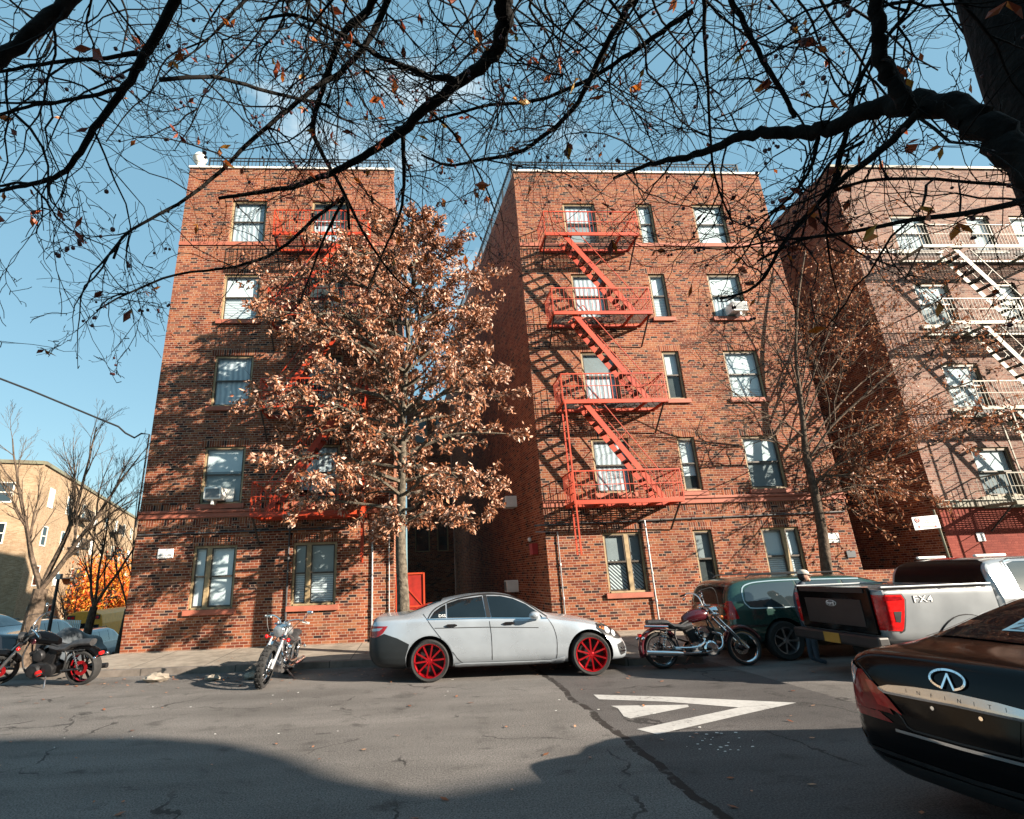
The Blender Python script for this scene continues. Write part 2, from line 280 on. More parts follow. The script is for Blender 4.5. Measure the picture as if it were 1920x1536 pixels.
# ------------------------------------------------------------------ mesh builder
ORG = {}
class MB:
    def __init__(s): s.v = []; s.f = []; s.m = []
    def add(s, vs, fs, mi=0):
        o = len(s.v); s.v.extend([tuple(v) for v in vs]); s.f.extend([tuple(i + o for i in f) for f in fs]); s.m.extend([mi] * len(fs)); return s
    def box(s, x0, x1, y0, y1, z0, z1, mi=0):
        return s.add([(x0, y0, z0), (x1, y0, z0), (x1, y1, z0), (x0, y1, z0), (x0, y0, z1), (x1, y0, z1), (x1, y1, z1), (x0, y1, z1)],
                     [(0, 3, 2, 1), (4, 5, 6, 7), (0, 1, 5, 4), (1, 2, 6, 5), (2, 3, 7, 6), (3, 0, 4, 7)], mi)
    def bar(s, a, b, w, h, up=(0, 0, 1), mi=0):
        a, b = Vector(a), Vector(b); d = (b - a).normalized(); u = Vector(up)
        if abs(d.dot(u)) > .99: u = Vector((1, 0, 0))
        r = d.cross(u).normalized(); u = r.cross(d)
        c = [r * (sx * w / 2) + u * (sy * h / 2) for sx, sy in ((-1, -1), (1, -1), (1, 1), (-1, 1))]
        return s.add([a + k for k in c] + [b + k for k in c], [(0, 1, 2, 3), (7, 6, 5, 4), (0, 4, 5, 1), (1, 5, 6, 2), (2, 6, 7, 3), (3, 7, 4, 0)], mi)
    def quad(s, a, b, c, d, mi=0): return s.add([a, b, c, d], [(0, 1, 2, 3)], mi)
    def prism(s, poly, vec, mi=0):
        vec = Vector(vec); p = [Vector(q) for q in poly]; k = len(p)
        fs = [tuple(range(k)), tuple(range(2 * k - 1, k - 1, -1))] + [(i, k + i, k + (i + 1) % k, (i + 1) % k) for i in range(k)]
        return s.add(p + [q + vec for q in p], fs, mi)
    def tube(s, pts, r, n=6, mi=0, cap=True):
        P = [Vector(p) for p in pts]; K = len(P)
        R = r if isinstance(r, (list, tuple)) else [r] * K
        vs = []; u = None
        for i in range(K):
            d = (P[min(i + 1, K - 1)] - P[max(i - 1, 0)])
            d = d.normalized() if d.length > 1e-9 else Vector((0, 0, 1))
            if u is None: u = d.orthogonal().normalized()
            else:
                u = u - d * u.dot(d); u = u.normalized() if u.length > 1e-6 else d.orthogonal().normalized()
            w_ = d.cross(u)
            for j in range(n):
                a = 2 * PI * j / n; vs.append(P[i] + (u * math.cos(a) + w_ * math.sin(a)) * R[i])
        fs = [(i * n + j, i * n + (j + 1) % n, (i + 1) * n + (j + 1) % n, (i + 1) * n + j) for i in range(K - 1) for j in range(n)]
        if cap: fs += [tuple(range(n - 1, -1, -1)), tuple(range((K - 1) * n, K * n))]
        return s.add(vs, fs, mi)
    def lathe(s, prof, c, axis, n=24, mi=0, closed=False):
        c = Vector(c); a = Vector(axis).normalized(); u = a.orthogonal().normalized(); w_ = a.cross(u); vs = []
        for r, h in prof:
            for j in range(n):
                t = 2 * PI * j / n; vs.append(c + a * h + (u * math.cos(t) + w_ * math.sin(t)) * r)
        K = len(prof)
        fs = [(i * n + j, i * n + (j + 1) % n, ((i + 1) % K) * n + (j + 1) % n, ((i + 1) % K) * n + j) for i in range(K if closed else K - 1) for j in range(n)]
        return s.add(vs, fs, mi)
    def disc(s, c, axis, r, h, n=20, mi=0): return s.lathe([(0.0001, -h / 2), (r, -h / 2), (r, h / 2), (0.0001, h / 2)], c, axis, n, mi)
    def torus(s, c, axis, R, r, n=28, k=8, mi=0): return s.lathe([(R + r * math.cos(2 * PI * i / k), r * math.sin(2 * PI * i / k)) for i in range(k)], c, axis, n, mi, True)
    def ball(s, c, r, n=10, k=6, sc=(1, 1, 1), mi=0):
        vs = []; c = Vector(c)
        for i in range(k + 1):
            t = PI * i / k
            for j in range(n):
                a = 2 * PI * j / n; vs.append(c + Vector((math.sin(t) * math.cos(a) * r * sc[0], math.sin(t) * math.sin(a) * r * sc[1], math.cos(t) * r * sc[2])))
        return s.add(vs, [(i * n + j, (i + 1) * n + j, (i + 1) * n + (j + 1) % n, i * n + (j + 1) % n) for i in range(k) for j in range(n)], mi)
    def build(s, name, mats, parent=None, smooth=False, bevel=0., uv=False, org=None, subd=0, angle=35):
        me = bpy.data.meshes.new(name)
        if parent is not None: org = ORG[parent.name]
        elif org is None: org = (0, 0, 0)
        V = np.array(s.v, dtype=float).reshape(-1, 3) - np.array(org)
        me.from_pydata(V.tolist(), [], s.f)
        mats = mats if isinstance(mats, (list, tuple)) else [mats]
        for q in mats: me.materials.append(MATS[q])
        if len(mats) > 1: me.polygons.foreach_set('material_index', s.m)
        if uv:
            ul = me.uv_layers.new(name='UVMap'); dat = np.zeros(len(me.loops) * 2)
            W_ = V + np.array(org)
            for p in me.polygons:
                nx, ny, nz_ = p.normal
                for li in p.loop_indices:
                    x, y, z = W_[me.loops[li].vertex_index]
                    if abs(nz_) > .8: u_, v_ = x, y
                    elif abs(ny) >= abs(nx): u_, v_ = x, z
                    else: u_, v_ = y, z
                    dat[2 * li] = u_ + 50; dat[2 * li + 1] = v_
            ul.data.foreach_set('uv', dat)
        if smooth: me.shade_smooth(); me.set_sharp_from_angle(angle=math.radians(angle))
        me.validate(); me.update()
        o = bpy.data.objects.new(name, me); COL.objects.link(o)
        if parent is not None: o.parent = parent; ORG[o.name] = ORG[parent.name]
        else: o.location = org; ORG[o.name] = tuple(org)
        if bevel:
            b = o.modifiers.new('bevel', 'BEVEL'); b.width = bevel; b.segments = 2; b.limit_method = 'ANGLE'; b.angle_limit = math.radians(40)
        if subd:
            q = o.modifiers.new('subd', 'SUBSURF'); q.levels = subd; q.render_levels = subd
        return o
def tag(o, label=None, cat=None, group=None, kind=None):
    for k, v in (('label', label), ('category', cat), ('group', group), ('kind', kind)):
        if v: o[k] = v
    return o
def thing(name, label, cat, loc=(0, 0, 0), rz=0., group=None, local=False):
    o = bpy.data.objects.new(name, None); o.empty_display_size = .2; COL.objects.link(o)
    o.location = loc; o.rotation_euler = (0, 0, rz); ORG[o.name] = (0, 0, 0) if local else tuple(loc)
    return tag(o, label, cat, group)
def struct(mb, name, mats, **k):
    return tag(mb.build(name, mats, **k), kind='structure')
def copy_tree(o, parent=None):
    c = o.copy(); COL.objects.link(c)
    if parent is not None: c.parent = parent
    ORG[c.name] = ORG[o.name]
    for ch in list(o.children): copy_tree(ch, c)
    return c
FONT_DG = {}
def text_mesh(body, size=1., extrude=0., bold=0.):
    cu = bpy.data.curves.new('lettering', 'FONT'); cu.body = body; cu.size = size; cu.extrude = extrude; cu.offset = bold
    cu.align_x = 'CENTER'; cu.align_y = 'CENTER'; cu.resolution_u = 3
    o = bpy.data.objects.new('lettering', cu); COL.objects.link(o)
    dg = bpy.context.evaluated_depsgraph_get(); me = bpy.data.meshes.new_from_object(o.evaluated_get(dg))
    V = [tuple(v.co) for v in me.vertices]; F = [tuple(p.vertices) for p in me.polygons]
    bpy.data.objects.remove(o); bpy.data.curves.remove(cu); bpy.data.meshes.remove(me)
    return V, F
def put_text(mb, body, o, u, v, size, off=.004, bold=0., mi=0):
    V, F = text_mesh(body, size, 0, bold); o, u, v = Vector(o), Vector(u), Vector(v); n = u.cross(v)
    mb.add([o + u * a + v * b + n * off for a, b, c in V], F, mi)
# ------------------------------------------------------------------ the ground
g = MB()
g.quad((-300, -200, 0), (300, -200, 0), (300, 13.0, 0), (-300, 13.0, 0))
g.quad((-7.4, 13.0, 0), (300, 13.0, 0), (300, 400, 0), (-7.4, 400, 0))
struct(g, 'road', 'asphalt')
def slope(y): return -.105 * min(max(y - 13.0, 0), 30)
g = MB()
ys = [13, 15, 20, 30, 43, 400]
for a, b in zip(ys, ys[1:]): g.quad((-300, a, slope(a)), (-7.4, a, slope(a)), (-7.4, b, slope(b)), (-300, b, slope(b)))
struct(g, 'side_street', 'asphalt')
kerb = [(-9.75, 43), (-9.75, 14.2), (-9.45, 12.9), (-8.7, 12.35), (-7.9, 12.1), (-6.4, 12.0), (-3.5, 11.88), (-1.25, 11.8), (-.9, 11.78), (3.2, 11.72), (3.75, 10.42), (5.2, 10.35), (5.9, 11.8), (60, 11.5)]
def kz(p, top): return (slope(p[1]) if p[0] < -7.4 and p[1] > 13 else 0) + top
g = MB(); k = MB()
for (a, b) in zip(kerb, kerb[1:]):
    d = (Vector((*b, 0)) - Vector((*a, 0))).normalized(); nrm = Vector((-d.y, d.x, 0))
    if nrm.y < 0 and abs(d.x) > .5: nrm = -nrm
    if abs(d.x) <= .5 and a[0] < -8: nrm = Vector((1, 0, 0))
    ai, bi = Vector((*a, 0)) + nrm * .16, Vector((*b, 0)) + nrm * .16
    za, zb = kz(a, .125), kz(b, .125)
    k.quad((*a, za - .135), (*b, zb - .135), (*b, zb), (*a, za))
    k.quad((*a, za), (*b, zb), (bi.x, bi.y, zb), (ai.x, ai.y, za))
    if a[1] > 12.5 and a[0] < -8: c, e = (-7.2, a[1], za + .02), (-7.2, b[1], zb + .02)
    else: c, e = (max(a[0], -7.2) if a[0] < -7 else a[0], 14.7, .2), (max(b[0], -7.2) if b[0] < -7 else b[0], 14.7, .2)
    g.add([(ai.x, ai.y, za - .003), (bi.x, bi.y, zb - .003), e, c], [(0, 1, 2, 3)])
struct(k, 'kerb', 'kerbstone'); struct(g, 'pavement', 'paving')
g = MB(); g.box(-.71, 14.85, 14.7, 34, -.1, .19); struct(g, 'courtyard_ground', 'kerbstone')
g = MB(); g.box(-60, 60, -6.5, -1.6, -.1, .13); struct(g, 'near_pavement', 'paving')
# painted arrow-like letter strokes lying on the asphalt
def worn_paint():
    m, n, b = newmat('road_paint'); t = n.nodes.new('ShaderNodeTexCoord')
    z = n.nodes.new('ShaderNodeTexNoise'); z.inputs['Scale'].default_value = 16; z.inputs['Detail'].default_value = 9; z.inputs['Roughness'].default_value = .72; link(n, t.outputs['Object'], z.inputs['Vector'])
    z2 = n.nodes.new('ShaderNodeTexNoise'); z2.inputs['Scale'].default_value = 1.7; z2.inputs['Detail'].default_value = 4; link(n, t.outputs['Object'], z2.inputs['Vector'])
    c = ramp(n, math_node(n, 'ADD', math_node(n, 'MULTIPLY', z.outputs['Fac'], .62), math_node(n, 'MULTIPLY', z2.outputs['Fac'], .38)), [(.36, (.07, .066, .062)), (.43, (.36, .35, .335)), (.6, (.47, .46, .44))])
    link(n, c, b.inputs['Base Color']); b.inputs['Roughness'].default_value = .8
    bu = n.nodes.new('ShaderNodeBump'); bu.inputs['Strength'].default_value = .5; bu.inputs['Distance'].default_value = .006; link(n, z.outputs['Fac'], bu.inputs['Height']); link(n, bu.outputs[0], b.inputs['Normal'])
worn_paint()
mk = MB()
for poly in ([(2.44, 8.24), (3.4, 7.86), (4.74, 7.20), (3.93, 7.13), (3.2, 7.62), (2.42, 7.94)], [(2.36, 6.46), (3.93, 7.12), (4.74, 7.20), (3.9, 6.85), (2.49, 6.23)],
             [(2.45, 7.55), (3.41, 7.39), (3.37, 7.28), (2.46, 6.9), (2.42, 7.01), (2.49, 7.40)]):
    p3 = [Vector((x, y, .004)) for x, y in poly]
    mk.add(p3, [tuple(t) for t in geometry.tessellate_polygon([p3])])
struct(mk, 'road_marking', 'road_paint')
# ------------------------------------------------------------------ brick apartment houses
ROWZ = [(11.96, 13.54), (9.22, 10.80), (6.50, 8.07), (3.755, 5.333), (1.115, 2.683)]
def facade(mb, x0, x1, z0, z1, y, holes, depth=.34, mi=0, di=1):
    xs = sorted({x0, x1, *[h[0] for h in holes], *[h[1] for h in holes]}); zs = sorted({z0, z1, *[h[2] for h in holes], *[h[3] for h in holes]})
    for a, b in zip(xs, xs[1:]):
        for c, d in zip(zs, zs[1:]):
            cx, cz = (a + b) / 2, (c + d) / 2
            if any(h[0] < cx < h[1] and h[2] < cz < h[3] for h in holes): continue
            mb.quad((a, y, c), (b, y, c), (b, y, d), (a, y, d), mi)
    for a, b, c, d in holes:
        e = y + depth
        mb.quad((a, y, c), (a, y, d), (a, e, d), (a, e, c), mi); mb.quad((b, y, d), (b, y, c), (b, e, c), (b, e, d), mi)
        mb.quad((a, y, d), (b, y, d), (b, e, d), (a, e, d), mi); mb.quad((b, y, c), (a, y, c), (a, e, c), (b, e, c), mi)
        mb.quad((a, e, c), (b, e, c), (b, e, d), (a, e, d), di)
def window(par, x0, x1, z0, z1, y=D, blind='roller_shade', mull=None, case='window_casing', drop=1., low=None):
    f = MB(); a, b = y + .05, y + .10; t = .06
    f.box(x0, x0 + t, a, b, z0, z1); f.box(x1 - t, x1, a, b, z0, z1); f.box(x0 + t, x1 - t, a, b, z1 - t, z1); f.box(x0 + t, x1 - t, a - .02, b, z0, z0 + .05)
    xs = [x0 + t, x1 - t]
    if mull:
        xm = x0 + (x1 - x0) * mull; f.box(xm - .06, xm + .06, a, b, z0 + .05, z1 - t); xs = [x0 + t, xm - .06, xm + .06, x1 - t]
    wn = f.build('window', case, par, bevel=.006)
    s = MB(); p = MB(); zm = (z0 + z1) / 2 + .01
    for l, r in zip(xs[::2], xs[1::2]):
        for (c, d, o) in ((zm - .02, z1 - t, .0), (z0 + .05, zm + .02, .03)):
            q = a + .008 + o * .8; e = .032
            s.box(l, l + e, q, q + .022, c, d); s.box(r - e, r, q, q + .022, c, d); s.box(l + e, r - e, q, q + .03, d - e, d); s.box(l + e, r - e, q, q + .022, c, c + e + .01)
            p.quad((l + e, q + .011, c + e + .01), (r - e, q + .011, c + e + .01), (r - e, q + .011, d - e), (l + e, q + .011, d - e))
    s.build('sash', 'window_sash', wn); p.build('pane', 'window_glass', wn)
    c = MB(); zb = z1 - t - (z1 - z0 - .1) * drop
    c.quad((x0 + t, y + .135, zb), (x1 - t, y + .135, zb), (x1 - t, y + .135, z1 - t), (x0 + t, y + .135, z1 - t)); c.build('blind', blind, wn)
    if low:
        c = MB(); c.quad((x0 + t, y + .142, z0), (x1 - t, y + .142, z0), (x1 - t, y + .142, zb + .02), (x0 + t, y + .142, zb + .02)); c.build('blind', low, wn)
    return wn
def sill(par, x0, x1, z, y=D, mat='terracotta', h=.13, ov=.09): MB().box(x0 - ov, x1 + ov, y - .07, y + .08, z - h, z).build('sill', mat, par, bevel=.008)
def lintel(par, x0, x1, z, y=D, mat='red_brick_upright', h=.205): MB().box(x0 - .09, x1 + .09, y - .004, y + .03, z, z + h).build('lintel', mat, par, uv=True)
def roof_rail(par, pts, z, h=.95, gap=.13):
    r = MB()
    for a, b in zip(pts, pts[1:]):
        a3, b3 = Vector((*a, z)), Vector((*b, z)); L = (b3 - a3).length; up = Vector((0, 0, h))
        for q in (.12, h - .12, h): r.bar(a3 + Vector((0, 0, q)), b3 + Vector((0, 0, q)), .03, .03)
        k = int(L / gap)
        for i in range(k + 1):
            p = a3.lerp(b3, i / k); w_ = .045 if i % 14 == 0 else .016
            r.bar(p, p + up, w_, w_)
    r.build('roof_railing', 'black_iron', par)

def fire_escape(name, label, x0, x1, zs, p, stairs, mat, ladder=None, group=None, y=D, slat=.075, rails=None):
    """balconies at heights zs (top of front beam), joined by stair flights running from stairs[0] (top) to stairs[1] (bottom)"""
    fe = thing(name, label, 'fire escape', ((x0 + x1) / 2, y - p, zs[-1] - .1), group=group)
    yf = y - p; sg = 1 if stairs[1] > stairs[0] else -1
    for i, z in enumerate(zs):
        f = MB()
        f.box(x0, x1, yf, yf + .04, z - .11, z); f.box(x0, x1, y - .09, y - .05, z - .11, z - .01)
        for x in (x0, x0 + (x1 - x0) * .27, x0 + (x1 - x0) * .80, x1 - .05): f.box(x, x + .05, yf + .04, y - .05, z - .10, z - .02)
        f.build('balcony_beam', mat, fe, bevel=.004)
        sl = MB(); n = int((p - .14) / slat)
        s0, s1 = sorted((stairs[0] - sg * .15, stairs[0] + sg * .75))
        for j in range(n):
            yy = yf + .06 + j * slat
            if i < len(zs) - 1 and yy < yf + .55:
                sl.box(x0 + .02, s0, yy, yy + .035, z - .015, z - .003); sl.box(s1, x1 - .02, yy, yy + .035, z - .015, z - .003)
            else: sl.box(x0 + .02, x1 - .02, yy, yy + .035, z - .015, z - .003)
        sl.build('balcony_floor', 'black_iron', fe)
        for x in (x0 + .03, x1 - .06): MB().bar((x, y - .02, z - .75), (x, yf + .15, z - .1), .035, .035).build('bracket', 'black_iron', fe)
        rl = MB(); h = .78
        for q, t in ((h, .035), (h * .52, .018)):
            rl.box(x0, x1, yf, yf + t * .6, z + q - t, z + q)
            for x in (x0, x1 - t): rl.box(x, x + t * .6, yf + .02, y, z + q - t, z + q)
        nb = int((x1 - x0) / .115)
        for j in range(nb + 1):
            x = x0 + .008 + (x1 - x0 - .016) * j / nb; t = .013 if j in (0, nb, nb // 2) else .005
            rl.box(x - t, x + t, yf + .004, yf + .016, z, z + h - .03)
        for x in (x0 + .008, x1 - .008):
            for j in range(1, 9): rl.box(x - .005, x + .005, yf + p * j / 9 - .005, yf + p * j / 9 + .005, z, z + h - .03)
        rl.bar((x1 - .02, yf + .03, z + h - .03), (x1 - .62, y - .02, z + .06), .018, .018)
        rl.build('railing', mat, fe)
        if i < len(zs) - 1:
            zt, zb = z - .06, zs[i + 1] + .02; a, b = stairs
            st = MB()
            for yy in (yf + .07, yf + .52): st.bar((a, yy, zt), (b, yy, zb), .018, .15)
            st.build('stair_stringer', mat, fe)
            n = 10
            for j in range(1, n):
                tr = MB(); t = j / n; x, zz = a + (b - a) * t, zt + (zb - zt) * t
                for q in (-.06, -.02, .02, .06): tr.box(x + q - .013, x + q + .013, yf + .08, yf + .51, zz - .012, zz + .004)
                tr.box(x - .09, x - .075, yf + .08, yf + .51, zz - .03, zz + .004); tr.box(x + .075, x + .09, yf + .08, yf + .51, zz - .03, zz + .004); tr.build('stair_tread', 'black_iron', fe)
            hr = MB(); o = Vector((sg * .30, 0, .28))
            for yy in (yf + .06, yf + .54):
                A, B = Vector((a, yy, zt)), Vector((b - sg * .1, yy, zb + .15))
                hr.bar(A + o, B + o, .02, .02); M_ = A.lerp(B, .45); hr.bar(M_, M_ + o, .015, .015); M_ = A.lerp(B, .95); hr.bar(M_, M_ + o, .015, .015)
                hr.bar(A, A + o, .015, .015)
            hr.build('handrail', mat, fe)
    if ladder:
        lx, za, zb = ladder; ld_ = MB()
        for yy in (yf - .05, yf + .30): ld_.box(lx - .02, lx + .02, yy - .012, yy + .012, zb, za)
        zz = zb + .1
        while zz < za: ld_.box(lx - .008, lx + .008, yf - .05, yf + .3, zz - .008, zz + .008); zz += .29
        ld_.build('drop_ladder', mat, fe)
    return fe
def conduit(par, pts, r=.022, mat='dark_pipe', clips=True):
    c = MB(); c.tube(pts, r, 8)
    for a, b in zip(pts, pts[1:]):
        a, b = Vector(a), Vector(b)
        for i in range(1, int((b - a).length / .9) + 1):
            q = a.lerp(b, i / (int((b - a).length / .9) + 1)); d = (b - a).normalized(); c.tube([q - d * .03, q + d * .03], r * 1.6, 8)
    c.build('conduit', mat, par, smooth=True)

TOP = 14.83
def house(name, label, foot, cols, front, blinds):
    x0, x1 = front; b = thing(name, label, 'apartment building', ((x0 + x1) / 2, D, .2), group='brick apartment houses with red trim')
    holes = [(c[0], c[1], z0, z1) for c in cols for z0, z1 in ROWZ]
    wl = MB(); facade(wl, x0, x1, -.2, TOP - .02, D, holes)
    P = foot + [foot[0]]
    for (a, c) in zip(P[1:], P[2:]): wl.quad((*a, -4), (*c, -4), (*c, TOP - .02), (*a, TOP - .02))
    wl.add([(*p, TOP - .5) for p in foot], [tuple(range(len(foot)))], 2)
    wl.build('wall', ['red_brick', 'dark_interior', 'roof_felt'], b, uv=True)
    for ci, c in enumerate(cols):
        for ri, (z0, z1) in enumerate(ROWZ):
            mat, drop, mull, low = blinds[ci][ri]
            wn = window(b, c[0], c[1], z0, z1, blind=mat, drop=drop, mull=mull, low=low)
            if ri: sill(wn, c[0], c[1], z0); lintel(wn, c[0], c[1], z1)
    cp = MB(); cp.box(x0 - .03, x1 + .03, D - .05, D + .32, TOP - .02, TOP + .055); 
    cp.build('coping', 'white_coping', b, bevel=.01)
    bd = MB(); bd.box(x0, x1, D - .035, D, 11.83, 11.96); bd.build('stone_band', 'terracotta', b, bevel=.006)
    for xa, xb in zip([x0 + .05] + [c[1] + .32 for c in cols], [c[0] - .32 for c in cols] + [x1 - .05]):
        MB().box(xa, xb, D - .005, D, 11.962, 12.13).build('soldier_course', 'red_brick_upright', b, uv=True)
        if xb - xa > .2: MB().box(xa + .2 if xa > x0 + .1 else xa, xb - .0, D - .005, D, 3.602, 3.76).build('soldier_course', 'red_brick_upright', b, uv=True)
    bl = MB(); bl.box(x0 - .02, x1 + .02, D - .10, D + .01, 3.53, 3.60); bl.box(x0 - .01, x1 + .01, D - .06, D + .01, 3.40, 3.528); bl.build('belt_course', 'terracotta', b, bevel=.012)
    MB().box(x0, x1, D - .006, D, 3.31, 3.398).build('soldier_course', 'red_brick_upright', b, uv=True)
    MB().box(x0, x1, D - .008, D, 3.10, 3.308).build('basketweave_band', 'red_brick_weave', b, uv=True)
    return b
RS, CF, SB, DS, DC, SG = 'roller_shade', 'curtain_folds', 'slat_blind', 'dim_shade', 'dark_curtain', 'security_gate'
L = house('apartment_building', 'five storey red brick house on the street corner, half behind the brown oak', [(-7.38, D), (-.71, D), (-.71, 26), (-7.38, 26)],
          [(-5.888, -4.781), (-3.345, -2.201)], (-7.38, -.71),
          [[(CF, 1, None, None), (RS, .55, None, SB), (CF, 1, None, None), (RS, .42, None, DS), (RS, 1, .36, None)],
           [(DC, .4, None, CF), (DC, 1, None, None), (DS, .5, None, DC), (CF, .8, None, None), (DS, .5, .36, SB)]])
M_ = house('apartment_building', 'five storey red brick house right of the dark courtyard, zigzag red fire escape fully visible', [(3.386, D), (12.127, D), (12.127, 30), (1.7, 30)],
           [(4.955, 6.055), (7.499, 8.041), (9.456, 10.558)], (3.386, 12.127),
           [[(CF, .5, None, DS), (CF, 1, None, None), (DS, .4, None, CF), (CF, 1, None, None), (DS, .45, .60, SG)],
            [(RS, .62, None, SB), (RS, .55, None, SB), (RS, .5, None, DC), (RS, .72, None, DC), (DS, .5, None, DC)],
            [(RS, 1, None, None), (RS, .5, None, CF), (RS, .8, None, SB), (RS, .5, None, DS), (RS, .45, .60, SB)]])
roof_rail(L, [(-7.1, 15.0), (-.9, 15.0), (-.9, 25.5)], TOP - .3, 1.35)
roof_rail(M_, [(2.0, 29), (3.5, 15.0), (11.95, 15.0), (11.95, 29)], TOP - .3, 1.35)
ch = MB(); ch.tube([(8.6, 17, TOP - .5), (8.6, 17, TOP + 1.9)], .09, 10); ch.lathe([(.13, 0), (.13, .12), (.02, .25)], (8.6, 17, TOP + 1.85), (0, 0, 1), 10); ch.build('vent_pipe', 'dark_pipe', M_)
fn = MB(); fn.lathe([(.001, 0), (.17, 0), (.12, .1), (.07, .22), (.19, .38), (.23, .5), (.15, .66), (.001, .72)], (-7.2, D + .2, TOP + .055), (0, 0, 1), 14); fn.build('finial', 'white_coping', L, smooth=True)
yc = D - .035
conduit(L, [(-7.33, yc, 3.0), (-1.9, yc, 3.03)]); conduit(L, [(-3.45, yc, 3.0), (-3.42, yc, .2)]); conduit(L, [(-1.27, yc, 3.25), (-1.27, yc, .2)], mat='galvanised'); conduit(L, [(-.83, yc, 3.9), (-.83, yc, .2)], .014, 'galvanised')
conduit(M_, [(3.1, yc, 2.93), (12.0, yc, 3.05)]); conduit(M_, [(3.12, yc, 2.76), (3.71, yc, 2.74), (3.71, yc, .2)], .018, 'galvanised'); conduit(M_, [(6.16, yc - .03, 2.98), (6.16, yc - .03, .2)], .024, 'galvanised')
fire_escape('fire_escape', 'bright red zigzag fire escape with drop ladder, fully in view right of the courtyard', 3.99, 6.95, [11.68, 8.96, 6.22, 3.46], .95, (4.6, 6.42), 'red_paint', (4.02, 6.2, 2.1), 'red fire escapes')
fire_escape('fire_escape', 'red fire escape mostly hidden by the brown leaved oak', -4.24, -1.42, [11.66, 8.98, 6.2, 3.38], .95, (-2.05, -3.85), 'red_paint', (-1.46, 6.2, 2.1), 'red fire escapes')
# courtyard: rear block, red gate
rb = thing('rear_building', 'dark brick rear block closing the courtyard between the two red houses', 'building', (.5, 29, .2))
w_ = MB(); hs = [(-.3, .5, 3, 4.6), (-.3, .5, 6, 7.6), (-.3, .5, 9, 10.6), (.9, 1.5, 3, 4.6), (.9, 1.5, 6, 7.6), (.9, 1.5, 9, 10.6)]
facade(w_, -.71, 1.78, -.2, 11.6, 28.9, hs); w_.quad((-.71, 28.9, 11.6), (1.78, 28.9, 11.6), (1.78, 34, 11.6), (-.71, 34, 11.6)); w_.build('wall', ['red_brick', 'dark_interior'], rb, uv=True)
for h in hs: window(rb, *h, y=28.9, blind=DC)
gt = thing('gate', 'red sheet metal gate half hidden behind the oak trunk', 'gate', (-.3, 14.7, .2))
q = MB(); q.box(-.66, .06, 14.69, 14.705, .25, 1.76); q.build('gate_panel', 'dark_red_paint', gt)
q = MB()
for x in (-.68, .05): q.box(x, x + .045, 14.66, 14.71, .2, 1.82)
for z in (.22, .95, 1.78): q.box(-.64, .05, 14.665, 14.70, z, z + .045)
q.bar((-.62, 14.68, 1.7), (.02, 14.68, 1.0), .02, .02); q.build('gate_frame', 'red_paint', gt)
# low wall between middle house and right house
lw = MB(); lw.box(12.14, 14.84, 14.5, 14.75, -.1, 1.45); tag(lw.build('low_wall', 'red_brick', uv=True), 'low brown brick wall closing the gap beside the tan brick house', 'wall')
# ---------------- right house
N = thing('apartment_building', 'tan pink brick house with cream fire escape and red painted ground floor', 'apartment building', (24, D, .2))
NR = [(11.7, 13.16), (8.88, 10.45), (6.05, 7.55), (3.35, 4.82)]
NC = [(16.48, 17.72), (19.3, 20.15), (20.95, 22.1), (24.2, 25.4), (27.5, 28.7)]
w_ = MB(); facade(w_, 14.85, 36, 3.3, 15.2, D, [(*c, *r) for c in NC for r in NR])
facade(w_, 14.85, 36, -.2, 3.05, D, [(19.0, 21.4, -.2, 2.3)], mi=3)
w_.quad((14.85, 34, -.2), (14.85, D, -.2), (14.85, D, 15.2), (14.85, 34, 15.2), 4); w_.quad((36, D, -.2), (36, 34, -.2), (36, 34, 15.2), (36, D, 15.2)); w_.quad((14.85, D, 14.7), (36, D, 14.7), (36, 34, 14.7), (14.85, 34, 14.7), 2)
w_.quad((14.85, D, 3.05), (36, D, 3.05), (36, D, 3.3), (14.85, D, 3.3))
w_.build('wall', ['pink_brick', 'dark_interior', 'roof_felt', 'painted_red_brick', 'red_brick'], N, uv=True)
bls = [[(RS, .5, None, CF), (RS, .6, None, DS), (RS, 1, None, None), (RS, .5, None, DS)], [(RS, .5, None, CF), (SB, 1, None, None), (RS, 1, None, None), (DS, 1, None, None)], [(RS, 1, None, None)] * 4, [(RS, 1, None, None)] * 4, [(CF, 1, None, None)] * 4]
for c, bb in zip(NC, bls):
    for r, (mt, dr, mu_, lo_) in zip(NR, bb):
        wn = window(N, *c, *r, blind=mt, drop=dr, low=lo_, case='window_casing'); sill(wn, *c, r[0], mat='cream_paint', h=.14, ov=.2)
MB().box(14.84, 36, D - .06, D, 15.16, 15.26).build('coping', 'cream_paint', N)
MB().box(14.83, 36, D - .08, D, 3.06, 3.28).build('belt_course', 'cream_paint', N, bevel=.02)
q = MB(); q.box(14.86, 16.28, D - .03, D, 11.6, 11.74); q.build('stone_band', 'white_coping', N)
fire_escape('fire_escape', 'cream painted fire escape on the tan brick house', 16.2, 21.3, [11.28, 8.56, 5.83, 3.12], .95, (17.3, 19.0), 'cream_paint', (17.0, 5.8, 1.6), slat=.075)
q = MB()
for i in range(18): q.box(18.3 + i * .12, 18.33 + i * .12, D - .3, D - .27, .2, 2.0)
q.box(18.3, 20.5, D - .3, D - .27, 1.9, 1.95); tag(q.build('iron_fence', 'galvanised'), 'grey iron picket fence before the red painted ground floor', 'fence')
